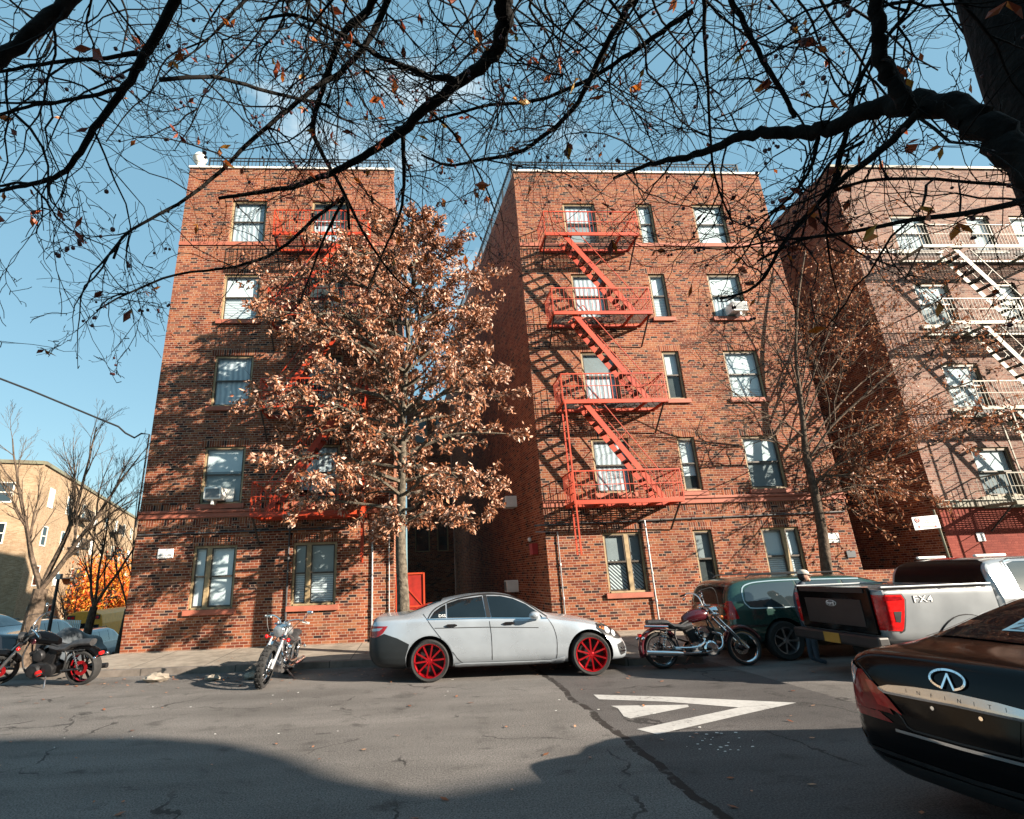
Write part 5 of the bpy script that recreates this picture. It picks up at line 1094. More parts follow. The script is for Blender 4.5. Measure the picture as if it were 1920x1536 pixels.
# ---- green people carrier behind
def suv(name, label, loc, rz, mat, S=1., h=1.0, detail=True, cat='car'):
    c = thing(name, label, cat, loc, rz, local=True)
    K = dict(zt=[(-.98, .62), (-.96, 1.0), (-.88, 1.30), (-.72, 1.50), (-.45, 1.565), (.3, 1.59), (1.6, 1.575), (2.1, 1.47), (2.7, 1.14), (2.95, 1.04), (3.4, .97), (3.75, .78), (3.85, .55)],
             zb=[(-.98, .4), (-.8, .26), (3.6, .25), (3.85, .36)], ww=[(-.98, .72), (-.9, .84), (-.6, .90), (3.2, .92), (3.6, .8), (3.85, .5)], zw=[(-.98, .6), (3.85, .5)], ws=[(-.98, .66), (-.7, .84), (3.3, .85), (3.85, .45)],
             wb=[(-.98, .70), (-.85, .82), (-.5, .875), (2.6, .88), (3.4, .74), (3.85, .42)], zl=[(-.98, .57), (-.9, .98), (2.4, .96), (3.2, .86), (3.85, .5)], wr=[(-.98, .6), (-.85, .68), (-.6, .69), (1.8, .70), (2.6, .78), (3.3, .66), (3.85, .3)], zr=[(-.98, .04), (-.7, .06), (1.8, .06), (2.8, .03), (3.85, .03)])
    for kk in ('zt', 'zl'): K[kk] = [(x, z * h) for x, z in K[kk]]
    b = Body(c, K, -.98, 3.85, (0, 2.85), .34, mat, 50)
    for sd, f in (('right', lambda p: p), ('left', mirror)):
        b.decal('side_window', sd, f([(x, z * h) for x, z in [(-.55, 1.03), (-.60, 1.14), (-.55, 1.34), (-.42, 1.42), (-.1, 1.455), (.45, 1.465), (.45, 1.0), (-.42, 1.0)]]), 'sky_glass', .007)
        b.decal('side_window', sd, f([(x, z * h) for x, z in [(.52, 1.0), (.52, 1.468), (1.35, 1.462), (1.38, 1.0)]]), 'sky_glass', .007); b.decal('side_window', sd, f([(x, z * h) for x, z in [(1.46, 1.0), (1.44, 1.46), (1.8, 1.44), (2.2, 1.28), (2.55, 1.05), (2.5, 1.0)]]), 'sky_glass', .007)
        if detail:
            b.line('window_trim', sd, f([(x, z * h) for x, z in [(.5, .985), (-.45, .985), (-.585, 1.03), (-.635, 1.14), (-.58, 1.36), (-.42, 1.45), (-.1, 1.485), (.5, 1.495), (1.8, 1.475)]]), .018, 'blue_grey_paint', .009, smoothk=3)
            b.line('body_moulding', sd, f([(-.9, .62), (2.4, .6)]), .035, 'dark_metal', .008); b.line('door_seam', sd, f([(.49, .3), (.49, 1.49 * h)]), .01, 'black_plastic', .003); b.line('door_seam', sd, f([(1.42, .3), (1.42, 1.49 * h)]), .01, 'black_plastic', .003)
        b.decal('tail_lamp', sd, f([(-.97, .72), (-.95, 1.05), (-.84, 1.05), (-.80, .75)]), 'lamp_dark_red', .008, .05)
        for x in (0, 2.85): wheel(c, x, -.9 if sd == 'right' else .9, .34, -1 if sd == 'right' else 1, 'engine_metal', 7, .68, .22)
    for sg in (-1, 1): MB().tube([(-.4, sg * .62, 1.57 * h), (-.3, sg * .62, 1.625 * h), (1.5, sg * .62, 1.63 * h), (1.6, sg * .62, 1.58 * h)], .016, 6).build('roof_rail', 'dark_metal', c, smooth=True)
    b.decal('rear_window', 'rear', [(-.58, 1.06 * h), (-.52, 1.40 * h), (.52, 1.40 * h), (.58, 1.06 * h)], 'dull_glass', .008); b.decal('number_plate', 'rear', [(-.17, .72), (.17, .72), (.17, .86), (-.17, .86)], 'plate_yellow', .01)
    b.decal('windscreen', 'top', [(1.95, -.62), (2.65, -.72), (2.65, .72), (1.95, .62)], 'tinted_glass', .006)
    return c
suv('green_car', 'dark green people carrier parked behind the maroon motorcycle', (6.75, 11.0, 0), math.radians(-1), 'green_paint', h=.93)
# cars up the side street
suv('black_car', 'black car at the far corner behind the black motorcycle', (-13.3, 14.9, slope(14.9)), math.radians(2), 'black_car_paint', h=.93)
suv('silver_car', 'grey silver car further up the side street, left of the bus', (-14.0, 20.0, slope(21)), math.radians(98), 'grey_car_paint', h=1., detail=False)
suv('white_car', 'pale hatchback furthest from the corner among the cars up the side street', (-15.7, 26.5, slope(28)), math.radians(97), 'white_silver_paint', h=.97, detail=False)
def bus():
    c = thing('school_bus', 'yellow school bus driving away down the side street', 'bus', (-22.2, 38.0, slope(38)), math.radians(96), local=True)
    b = MB(); b.prism([(0, -1.2, .5), (0, 1.2, .5), (0, 1.2, 2.2), (0, 1.05, 2.75), (0, .5, 2.98), (0, -.5, 2.98), (0, -1.05, 2.75), (0, -1.2, 2.2)], (9, 0, 0)); b.build('body', 'bus_yellow', c, bevel=.05)
    w_ = MB(); w_.box(-.02, .02, -.45, .45, 1.5, 2.25); w_.box(-.02, .02, -1.0, -.62, 1.5, 2.15); w_.box(-.02, .02, .62, 1.0, 1.5, 2.15); w_.build('rear_window', 'tinted_glass', c)
    w_ = MB(); w_.box(-.03, .02, -1.0, -.5, 2.48, 2.75); w_.box(-.03, .02, .5, 1.0, 2.48, 2.75); w_.build('lamp_panel', 'black_plastic', c)
    for y in (-.85, -.62, .62, .85): MB().disc((-.04, y, 2.6), (1, 0, 0), .09, .03, 14).build('warning_lamp', 'lamp_red', c)
    MB().box(-.25, .05, -1.22, 1.22, .45, .75).build('bumper', 'black_plastic', c)
    for y in (-1, 1): MB().disc((2.0, y, .45), (0, 1, 0), .48, .3, 20).build('wheel', 'tyre_rubber', c)
bus()
# ------------------------------------------------------------------ motorcycles (own frame: x forward, rear axle at 0)
def tread(mb, c, r, wd, n=26):
    for i in range(n):
        a = 2 * PI * i / n; d = Vector((math.cos(a), 0, math.sin(a))); t = Vector((-math.sin(a), 0, math.cos(a)))
        for y in ((-.36, .0, .36) if i % 2 else (-.18, .18)):
            q = Vector(c) + d * (r - .012 - abs(y) * .03) + Vector((0, y * wd, 0)); mb.bar(q - t * .02, q + t * .02, wd * .24, .03, up=d)
def moto(name, label, loc, rz, lean, o):
    c = thing(name, label, 'motorcycle', loc, 0, local=True); c.rotation_euler = (lean, 0, rz)
    WB = o.get('wb', 1.6); rf, rr = o.get('rf', .325), o.get('rr', .31); P = o['paint']
    hx, hz = WB - o.get('rake', .50), o.get('headz', .90)    # steering head
    def wh(x, r, wd, rimmat, spokes, nm, side):
        t = MB(); cc = (x, 0, r)
        t.lathe([(r * .80, -wd * .5), (r * .92, -wd * .52), (r * .98, -wd * .38), (r, -wd * .12), (r, wd * .12), (r * .98, wd * .38), (r * .92, wd * .52), (r * .80, wd * .5)], cc, (0, 1, 0), 36)
        if o.get('knobby'): tread(t, cc, r + .012, wd)
        w_ = t.build(nm, 'tyre_rubber', c, smooth=not o.get('knobby'))
        m_ = MB(); m_.torus(cc, (0, 1, 0), r * .79, .016, 36, 8)
        if o.get('ring'): m_.lathe([(r * .80, -wd * .53), (r * .835, -wd * .535), (r * .835, wd * .535), (r * .80, wd * .53)], cc, (0, 1, 0), 36)
        m_.build('rim', rimmat, w_, smooth=True)
        s = MB(); n = spokes
        for i in range(n):
            a = 2 * PI * i / n; d = Vector((math.cos(a), 0, math.sin(a)))
            if n > 12: s.tube([Vector(cc) + Vector((0, .04 * (-1) ** i, 0)) + d * .05, Vector(cc) + d * r * .78], .0025, 3, cap=False)
            else: s.bar(Vector(cc) + d * .04, Vector(cc) + d * r * .78, .03, .03, up=(0, 1, 0))
        s.lathe([(.001, -.07), (.045, -.07), (.045, .07), (.001, .07)], cc, (0, 1, 0), 14); s.build('spokes', o.get('spokemat', 'engine_metal'), w_)
        d = MB(); d.lathe([(.07, 0), (r * .42, 0), (r * .42, .006), (.07, .006)], (x, side * .075, r), (0, side, 0), 26); d.build('brake_disc', o.get('discmat', 'chrome'), w_)
    wh(WB, rf, o.get('wf', .11), o.get('rimf', 'chrome'), o.get('spf', 30), 'front_wheel', 1); wh(0, rr, o.get('wr', .15), o.get('rimr', 'chrome'), o.get('spr', 30), 'rear_wheel', 1)
    top = Vector((hx - .04, 0, hz + .05)); axf = Vector((WB, 0, rf)); d = (axf - top).normalized()
    for y in (-.105, .105):
        m_ = MB(); Y = Vector((0, y, 0)); m_.tube([top + Y - d * .05, top + Y + d * (axf - top).length * .55], .021, 10); m_.tube([top + Y + d * (axf - top).length * .5, axf + Y + d * .03], .029, 10); m_.build('fork_leg', o.get('fork', 'chrome'), c, smooth=True)
    m_ = MB(); m_.box(top.x - .06, top.x + .06, -.15, .15, top.z - .02, top.z + .02); q = top + d * .2; m_.box(q.x - .05, q.x + .06, -.15, .15, q.z - .025, q.z + .025); m_.build('fork_yoke', o.get('yoke', 'chrome'), c, bevel=.008)
    hl = top + d * .12 + Vector((.12, 0, .0)); m_ = MB(); m_.lathe([(.001, -.13), (.06, -.12), (.095, -.05), (.10, 0), (.092, .008)], hl, (1, 0, -.12), 22); hb = m_.build('headlamp', o.get('lampmat', 'chrome'), c, smooth=True)
    m_ = MB(); m_.lathe([(.001, .02), (.05, .015), (.09, .004)], hl, (1, 0, -.12), 22); m_.lathe([(.001, .024), (.03, .02), (.03, .012)], hl, (1, 0, -.12), 12); m_.build('lens', 'lamp_clear', hb, smooth=True)
    # handlebar
    bz = o.get('barz', .18); bx = o.get('barx', -.12); m_ = MB()
    for sg in (-1, 1):
        m_.tube(crom([top + Vector((0, sg * .05, .02)), top + Vector((-.02, sg * .10, bz * .7)), top + Vector((bx * .5, sg * .24, bz)), top + Vector((bx, sg * .40, bz - .04))], 4), .012, 8)
    hb = m_.build('handlebar', 'chrome', c, smooth=True)
    for sg in (-1, 1):
        e = top + Vector((bx, sg * .40, bz - .04)); g_ = MB(); g_.tube([e + Vector((.03, -sg * .10, .01)), e + Vector((-.015, sg * .02, -.003))], .018, 10); g_.build('grip', o.get('grip', 'black_plastic'), hb, smooth=True)
        m_ = MB(); s0 = e + Vector((.04, -sg * .10, .02)); s1 = s0 + Vector((-.02, sg * .07, o.get('mirz', .13))); m_.tube([s0, s1], .006, 6); m_.ball(s1 + Vector((0, sg * .03, .02)), .055, 12, 8, (.35, 1.05, .62))
        if not (o.get('onemirror') and sg < 0): m_.build('mirror', 'chrome', hb, smooth=True)
        m_ = MB(); p = top + d * .26 + Vector((.03, sg * .20, 0)); m_.ball(p, .036, 10, 8); m_.tube([p, p + Vector((0, -sg * .1, 0))], .008, 6); m_.build('indicator', o.get('ind', 'lamp_amber'), c, smooth=True)
    cab = MB(); cab.tube(crom([top + Vector((bx + .05, -.30, bz)), top + Vector((.12, -.30, bz + .02)), top + Vector((.16, -.20, -.1)), top + Vector((.05, -.08, -.25))], 6), .006, 5); cab.tube(crom([top + Vector((bx + .05, .30, bz)), top + Vector((.10, .26, bz - .06)), top + Vector((.1, .12, -.16))], 6), .006, 5); cab.build('cables', 'black_plastic', c)
    # frame
    f = MB(); E1 = Vector((hx - .06, 0, hz - .06))
    for y in (-.11, .11):
        f.tube(crom([E1, (hx + .02, y, .55), (hx - .1, y, .24), (.62, y, .19), (.36, y, .24), (.28, y, .45), (.34, y, .66), E1], 5), .016, 8); f.tube([(.34, y, .62), (-.08, y, .64)], .014, 8); f.tube([(.36, y, .28), (.0, y * 1.1, rr)], .02, 8)
        f.tube([(.02, y * 1.25, rr), (.12, y * 1.25, .62)], .012, 8)
    f.build('frame', o.get('framemat', 'black_plastic'), c, smooth=True)
    for y in (-.14, .14):
        sp = MB(); pts = []; a, b = Vector((.01, y, rr + .03)), Vector((.12, y, .60)); ax = (b - a).normalized(); u = ax.orthogonal().normalized(); v = ax.cross(u)
        for i in range(49): t = i / 48; pts.append(a.lerp(b, t) + (u * math.cos(t * 14 * PI) + v * math.sin(t * 14 * PI)) * .026)
        sp.tube(pts, .006, 5); sp.build('shock_spring', 'chrome', c)
    # engine: crank case, V cylinders with fins, covers
    ex = o.get('ex', .78); e = MB()
    e.prism([(ex - .26, -.14, .20), (ex + .22, -.14, .19), (ex + .27, -.14, .32), (ex + .16, -.14, .43), (ex - .12, -.14, .43), (ex - .30, -.14, .34)], (0, .28, 0))
    eng = e.build('engine', o.get('engine', 'engine_metal'), c, bevel=.025)
    for ang in (-.42, .42):
        cy = MB(); ax = Vector((math.sin(ang), 0, math.cos(ang))); b0 = Vector((ex - .02 + ang * .18, 0, .36)); sd = Vector((ax.z, 0, -ax.x))
        for i in range(9): q = b0 + ax * (.04 + i * .024); cy.bar(q - ax * .006, q + ax * .006, .19, .17, up=(0, 1, 0))
        cy.tube([b0, b0 + ax * .25], .07, 12); q = b0 + ax * .27; cy.bar(q - ax * .03, q + ax * .035, .17, .15, up=(0, 1, 0)); cy.build('cylinder', o.get('cyl', 'engine_metal'), eng, bevel=.006)
    for y in (-1, 1):
        cv = MB(); cv.lathe([(.13, .0), (.128, .03), (.10, .055), (.001, .062)], (ex + .07, y * .14, .30), (0, y, 0), 24); cv.lathe([(.105, 0), (.10, .03), (.001, .04)], (ex - .19, y * .14, .315), (0, y, 0), 20)
        cv.lathe([(.10, .0), (.10, .05), (.085, .075), (.001, .085)], (ex - .02, y * .13, .57), (0, y, 0), 22)
        cv.build('engine_cover', o.get('cover', 'chrome'), eng, smooth=True)
    # pipes
    for sg in ((-1,) if not o.get('pipes2') else (-1, 1)):
        p = MB(); p.tube(crom([(ex + .16, sg * .10, .56), (ex + .30, sg * .15, .50), (ex + .24, sg * .17, .30), (ex - .1, sg * .18, .24), (.3, sg * .18, .235)], 6), .024, 10); p.tube([(.32, sg * .185, .235), (.22, sg * .19, .24), (-.32, sg * .20, .27)], [.03, .045, .047], 14)
        p.tube(crom([(ex - .14, sg * .10, .56), (ex - .02, sg * .17, .44), (ex - .2, sg * .185, .33), (.2, sg * .19, .33)], 6), .022, 10); p.build('exhaust_pipe', o.get('pipe', 'chrome'), c, smooth=True)
    # tank
    T = o.get('tank', (.62, .16, .80)); t = MB(); tx, tw_, tz = T; Lt = hx - .03 - (tx - .12)
    prof = []
    for i in range(13):
        s = i / 12; x = tx - .12 + Lt * s; wd = tw_ * math.sin(PI * min(1, .12 + s * .76)) ** .55 * (.62 + .38 * s); up = .15 * math.sin(PI * (.10 + s * .70)) ** .7; z = tz - .02 + .08 * s
        prof.append([(x, wd * math.cos(a) * .98, z + (up if math.sin(a) > 0 else .09) * math.sin(a)) for a in [2 * PI * j / 18 for j in range(18)]])
    n = 18; t.add([v for r in prof for v in r], [(i * n + j, i * n + (j + 1) % n, (i + 1) * n + (j + 1) % n, (i + 1) * n + j) for i in range(12) for j in range(n)] + [tuple(range(n - 1, -1, -1)), tuple(range(12 * n, 13 * n))])
    tk = t.build('fuel_tank', P, c, smooth=True); m_ = MB(); m_.lathe([(.001, .03), (.03, .028), (.035, 0)], (tx + Lt * .55, 0, tz + .165), (0, 0, 1), 14); m_.build('filler_cap', 'chrome', tk, smooth=True)
    if o.get('badge'):
        m_ = MB(); 
        for sg in (-1, 1): m_.lathe([(.001, .012), (.05, .01), (.056, 0)], (tx + Lt * .5, sg * (tw_ * .97), tz + .03), (0, sg, 0), 20)
        m_.build('tank_badge', o['badge'], tk, smooth=True)
    # seats
    S = o.get('seat', [(.62, .70, .12), (.45, .665, .15), (.28, .68, .16), (.20, .74, .13), (.05, .755, .125), (-.16, .755, .10)]); st = MB(); rows = []
    for x, z, wd in S: rows.append([(x, wd * math.cos(a), z + .055 * math.sin(a) * (1.0 if math.sin(a) > 0 else 1.3)) for a in [2 * PI * j / 12 for j in range(12)]])
    st.add([v for r in rows for v in r], [(i * 12 + j, (i + 1) * 12 + j, (i + 1) * 12 + (j + 1) % 12, i * 12 + (j + 1) % 12) for i in range(len(S) - 1) for j in range(12)] + [tuple(range(12)), tuple(range(12 * len(S) - 1, 12 * len(S) - 13, -1))]); st.build('seat', 'seat_leather', c, smooth=True)
    # fenders
    def fender(nm, x, r, wd, a0, a1, mt):
        m_ = MB(); K = 16; v = []
        for i in range(K + 1):
            a = a0 + (a1 - a0) * i / K
            for y, k in ((-1, .03), (-.95, .0), (-.5, -.022), (0, -.03), (.5, -.022), (.95, 0), (1, .03)): v.append((x + math.cos(a) * (r - k), y * wd, r0_ + math.sin(a) * (r - k)))
        m_.add(v, [(i * 7 + j, i * 7 + j + 1, (i + 1) * 7 + j + 1, (i + 1) * 7 + j) for i in range(K) for j in range(6)]); ob = m_.build(nm, mt, c, smooth=True); sl = ob.modifiers.new('thickness', 'SOLIDIFY'); sl.thickness = .006
    r0_ = rf
    if o.get('ffender', 1): fender('front_fender', WB, rf + .045, .075, math.radians(20), math.radians(168), o.get('fenderf', P))
    r0_ = rr; fender('rear_fender', 0, rr + .06, .10, math.radians(35), math.radians(198 if o.get('longfender') else 150), o.get('fenderr', P))
    m_ = MB(); m_.box(-.36, -.30, -.05, .05, .52, .58); tl = m_.build('tail_lamp', 'lamp_red', c, bevel=.015)
    for sg in (-1, 1):
        m_ = MB(); p = Vector((-.33, sg * .17, .50)); m_.ball(p, .032, 10, 8); m_.tube([p, p + Vector((.02, -sg * .12, .02))], .008, 6); m_.build('rear_indicator', o.get('ind2', 'chrome'), c, smooth=True)
        m_ = MB(); m_.tube([(.66, sg * .14, .27), (.68, sg * .30, .26)], .014, 8); m_.build('foot_peg', 'black_plastic', c)
    if o.get('rail'):
        m_ = MB(); m_.tube([(-.28, -.2, .70), (.14, -.2, .68)], .02, 8); m_.build('luggage_rail', 'chrome', c, smooth=True)
    if o.get('sissy'):
        m_ = MB(); m_.prism([(-.12, -.13, .78), (-.05, -.13, .78), (-.14, -.13, 1.0), (-.20, -.13, .99)], (0, .26, 0)); m_.build('back_pad', 'seat_leather', c, bevel=.03)
    m_ = MB(); m_.tube([(.62, .13, .22), (.50, .30, .05), (.50, .33, -.02 + .33 * math.tan(lean) * (-1 if lean > 0 else -1))], .013, 8); m_.build('kickstand', 'engine_metal', c, smooth=True)
    if o.get('redcover'):
        m_ = MB(); m_.lathe([(.05, 0), (.05, .05), (.001, .06)], (ex - .06, .17, .27), (0, 1, 0), 12); m_.build('engine_badge', 'lamp_red', c)
    if o.get('steer'):
        T_ = Matrix.Translation(top) @ Matrix.Rotation(o['steer'], 4, -d) @ Matrix.Translation(-top); done = set()
        def turn(q):
            if q.data and q.data.name not in done: q.data.transform(T_); done.add(q.data.name)
            for k in q.children: turn(k)
        for q in list(c.children):
            if q.name.split('.')[0] in ('front_wheel', 'fork_leg', 'fork_yoke', 'headlamp', 'handlebar', 'cables', 'indicator', 'front_fender'): turn(q)
    return c
# white scrambler, nose toward the camera
moto('white_motorcycle', 'silver white motorcycle with knobbly tyres leaning nose toward the street', (-2.68, 11.44, 0), math.radians(267), math.radians(-11),
     dict(paint='white_silver_paint', wb=1.42, knobby=1, wf=.13, wr=.15, rf=.335, rake=.42, headz=.92, fork='galvanised', ind='lamp_red', ffender=0, barz=.12, barx=-.16, pipes2=1, grip='ac_white', tank=(.55, .17, .83), mirz=.15, onemirror=1, framemat='engine_metal'))
# black cruiser on the left
moto('black_motorcycle', 'black motorcycle with red rimmed rear wheel by the left kerb', (-6.42, 11.3, 0), math.radians(174), math.radians(-8),
     dict(paint='black_paint', wb=1.68, steer=math.radians(38), rake=.58, headz=.93, rimr='red_rim', rimf='dark_metal', spf=9, spr=9, spokemat='dark_metal', discmat='red_rim', wr=.2, wf=.13, cover='dark_metal', cyl='dark_metal', engine='dark_metal', pipe='dark_metal', fenderf='black_paint', fork='engine_metal', yoke='black_plastic', badge='maroon_paint', redcover=1, barz=.14, barx=-.2, lampmat='black_plastic', ind='lamp_red'))
# maroon cruiser on the right
moto('maroon_motorcycle', 'maroon and chrome cruiser motorcycle beside the green car', (4.27, 9.98, 0), math.radians(-3.5), math.radians(-6),
     dict(paint='maroon_paint', wb=1.50, rake=.52, headz=.95, ring=1, longfender=1, rail=1, barz=.26, barx=-.20, mirz=-.10, pipes2=1, rf=.30, rr=.30, fenderf='maroon_paint', cyl='dark_metal', engine='dark_metal', spokemat='dark_metal'))
# ------------------------------------------------------------------ the man between the vehicles
def person():
    p = thing('person', 'person in a pale cap and dark jacket standing behind the pickup tailgate', 'person', (6.92, 9.75, 0), math.radians(-20), local=True)
    def skin(name, V, E, R, mat, lv=2):
        me = bpy.data.meshes.new(name); me.from_pydata(V, E, []); o = bpy.data.objects.new(name, me); COL.objects.link(o); o.parent = p; ORG[o.name] = (0, 0, 0); me.materials.append(MATS[mat])
        s = o.modifiers.new('skin', 'SKIN')
        for sv, r in zip(me.skin_vertices[0].data, R): sv.radius = (r, r) if not isinstance(r, tuple) else r
        me.skin_vertices[0].data[0].use_root = True
        sb = o.modifiers.new('subd', 'SUBSURF'); sb.levels = sb.render_levels = lv
        dg = bpy.context.evaluated_depsgraph_get(); m2 = bpy.data.meshes.new_from_object(o.evaluated_get(dg)); o.modifiers.clear(); o.data = m2; m2.shade_smooth(); return o
    S = .885
    V = [(0, 0, .92), (0, 0, 1.1), (.02, 0, 1.28), (.05, 0, 1.42), (.08, 0, 1.50), (.11, 0, 1.56),
         (.04, .19, 1.41), (.02, .27, 1.15), (.18, .24, .93), (.24, .22, .88), (.04, -.19, 1.41), (.02, -.27, 1.15), (.18, -.24, .93), (.24, -.22, .88),
         (0, .10, .86), (.02, .11, .48), (-.02, .12, .08), (.14, .13, .04), (0, -.10, .86), (.04, -.11, .48), (.02, -.12, .08), (.18, -.13, .04)]
    E = [(0, 1), (1, 2), (2, 3), (3, 4), (4, 5), (3, 6), (6, 7), (7, 8), (8, 9), (3, 10), (10, 11), (11, 12), (12, 13), (0, 14), (14, 15), (15, 16), (16, 17), (0, 18), (18, 19), (19, 20), (20, 21)]
    R = [(.15, .12), (.16, .12), (.17, .12), (.15, .10), .06, .055, .075, .055, .042, .036, .075, .055, .042, .036, .095, .065, .05, .04, .095, .065, .05, .04]
    skin('body', [(x * S, y * S, z * S) for x, y, z in V], E, [tuple(q * S for q in r) if isinstance(r, tuple) else r * S for r in R], 'dark_jacket')
    h = MB(); hc = Vector((.145, 0, 1.66)) * S
    h.ball(hc, .098 * S, 20, 16, (1.0, .80, 1.22)); h.ball(hc + Vector((.06, 0, -.075)) * S, .055 * S, 12, 10, (.9, .85, .8)); h.ball(hc + Vector((.102, 0, -.012)) * S, .019 * S, 10, 8, (1.1, .8, 1.3))
    for y in (-1, 1): h.ball(hc + Vector((-.01, y * .08, -.015)) * S, .025 * S, 8, 6, (.7, .4, 1.2))
    h.ball(hc + Vector((.098, 0, -.062)) * S, .018 * S, 8, 6, (.5, 1.3, .5)); hd = h.build('head', 'skin', p, smooth=True)
    e = MB()
    for y in (-1, 1): e.ball(hc + Vector((.083, y * .034, .018)) * S, .013 * S, 8, 6)
    e.build('eyes', 'hair', hd); q = MB(); q.ball(hc + Vector((-.025, 0, -.01)) * S, .098 * S, 16, 12, (.92, .84, 1.0)); q.build('hair', 'hair', hd, smooth=True)
    k = MB(); n = 20; rows = []
    for i in range(7):
        t = i / 6 * PI / 2; rows += [hc + Vector((math.cos(a) * .112 * math.cos(t), math.sin(a) * .095 * math.cos(t), .045 + .085 * math.sin(t))) * S for a in [2 * PI * j / n for j in range(n)]]
    k.add(rows, [(i * n + j, i * n + (j + 1) % n, (i + 1) * n + (j + 1) % n, (i + 1) * n + j) for i in range(6) for j in range(n)]); k.add([hc + Vector((math.cos(a) * (.19 if abs(a) < 1.2 else .10), math.sin(a) * .085, .040 - .03 * math.cos(a))) * S for a in [-1.3 + 2.6 * j / 12 for j in range(13)]] + [hc + Vector((.05, 0, .055)) * S], [(j, j + 1, 13) for j in range(12)])
    k.build('cap', 'cap_cloth', p, smooth=True)
    for y in (-1, 1):
        for fi in range(5):
            f = MB(); b = Vector((.25, y * .215 + (fi - 2) * .018, .87)) * S; ln = (.05, .072, .08, .074, .058)[fi]
            f.tube([b, b + Vector((.012, 0, -ln * .5)) * S, b + Vector((-.004, 0, -ln)) * S], [.0095 * S, .009 * S, .007 * S], 8); f.build('finger', 'skin', p, smooth=True)
person()
# ------------------------------------------------------------------ down the side street
def tan_house():
    c = at(84, 868, 40); x, y = c.x, c.y; zt = c.z; z0 = slope(y) - .5
    t = thing('apartment_building', 'long tan brick apartment block across the side street', 'apartment building', (x, y, z0))
    s = Vector((-.30, .954, 0)); f = Vector((-.954, -.30, 0)); zr = lambda q: zt
    C = Vector((x, y, 0)); w_ = MB(); H = Vector((0, 0, 1)); L1, L2 = 62, 26
    w_.quad(C + H * z0, C + s * L1 + H * (z0 - 4), C + s * L1 + H * zt, C + H * zt); w_.quad(C + f * L2 + H * z0, C + H * z0, C + H * zt, C + f * L2 + H * zt)
    w_.quad(C + H * (zt - .01), C + s * L1 + H * (zt - .01), C + s * L1 + f * L2 + H * (zt - .01), C + f * L2 + H * (zt - .01)); w_.build('wall', 'tan_brick', t, uv=True)
    cp = MB(); cp.bar(C + H * zt, C + s * L1 + H * zt, .3, .25); cp.bar(C + H * zt, C + f * L2 + H * zt, .3, .25); cp.build('coping', 'cream_paint', t)
    def win(o, d, n, wz, w2, h2):
        fr = MB(); p = o + H * wz; nn = n * .05
        for a, b, cc, e in ((0, .08, 0, h2), (w2 - .08, w2, 0, h2), (.08, w2 - .08, 0, .1), (.08, w2 - .08, h2 - .08, h2), (.08, w2 - .08, h2 / 2 - .04, h2 / 2 + .04)):
            fr.prism([p + d * a + H * cc, p + d * b + H * cc, p + d * b + H * e, p + d * a + H * e], nn)
        k = fr.build('window', 'pale_casing', t); g_ = MB(); q = p + n * .012; g_.quad(q, q + d * w2, q + d * w2 + H * h2, q + H * h2); g_.build('pane', rnd.choice(['tinted_glass', 'sky_glass', 'roller_shade']), k)
    nf = Vector((.30, -.954, 0)); ns = Vector((.954, .30, 0))
    for r in range(4):
        for k in range(6): win(C + f * (1.5 + k * 3.4), f, nf, zt - 3.0 - r * 2.9, 1.05, 1.5)
        for k in range(12): win(C + s * (2.2 + k * 4.6), s, ns, zt - 3.0 - r * 2.9, 1.15, 1.5)
    for k in range(3):
        for r in range(3):
            b = MB(); o = C + s * (9 + k * 14) + H * (zt - 3.1 - r * 2.55); b.prism([o, o + s * 3.2, o + s * 3.2 + ns * .9, o + ns * .9], (0, 0, .08))
            for i in range(12): q = o + s * (3.2 * i / 11) + ns * .88; b.bar(q, q + H * .85, .04, .04)
            b.bar(o + ns * .88 + H * .85, o + s * 3.2 + ns * .88 + H * .85, .05, .05); b.build('balcony', 'black_iron', t)
tan_house()
def far_house(label, px, Y, wd, top, mat):
    p = at(px, 1120, Y); t = thing('distant_house', label, 'house', (p.x, Y, -3.5)); z1 = at(px, top, Y).z
    MB().box(p.x - wd / 2, p.x + wd / 2, Y, Y + 10, -4, z1).build('wall', mat, t, uv=True); MB().box(p.x - wd / 2 - .3, p.x + wd / 2 + .3, Y - .3, Y + 10.3, z1, z1 + .5).build('roof', 'roof_felt', t)
    for i in range(4):
        for j in range(3): 
            q = MB(); q.box(p.x - wd / 2 + wd * (.12 + .22 * i), p.x - wd / 2 + wd * (.12 + .22 * i) + 1.3, Y - .06, Y, z1 - 3 - j * 3, z1 - 1.2 - j * 3); q.build('window', 'sky_glass', t)
far_house('distant brick house at the end of the side street', 222, 95, 16, 1035, 'pink_brick')
far_house('distant pale house low behind the school bus', 150, 105, 22, 1075, 'tan_brick')
def orange_tree(label, px, Y, r, top, seed, mat='orange_leaf', n=2600):
    R = random.Random(seed); p = at(px, 1130, Y); z0 = slope(Y); zt = at(px, top, Y).z
    t = thing('autumn_tree', label, 'tree', (p.x, Y, z0)); m_ = MB(); tp = [(p.x, Y, z0), (p.x + .1, Y, z0 + 2), (p.x, Y, zt - 1)]; m_.tube(crom(tp, 4), [.28 - .025 * i for i in range(9)], 8); m_.build('trunk', 'brown_bark', t, smooth=True)
    l = MB(); zc = (z0 + 1.5 + zt) / 2; h = (zt - z0 - 1.5) / 2; cl = [Vector((p.x, Y, zc)) + Vector((v.x * r, v.y * r, v.z * h)) * R.uniform(.35, 1) for v in (rv(R) for _ in range(70))]
    for i in range(n): leaf(l, R.choice(cl) + rv(R) * R.uniform(.1, r * .38), R.uniform(.22, .42), R, .2)
    l.build('crown', mat, t); b = MB()
    for q in cl[:40]: b.tube([Vector((p.x, Y, zc - h * .5)), (Vector((p.x, Y, zc)) + q) / 2, q], [.07, .04, .015], 4)
    b.build('branches', 'brown_bark', t)
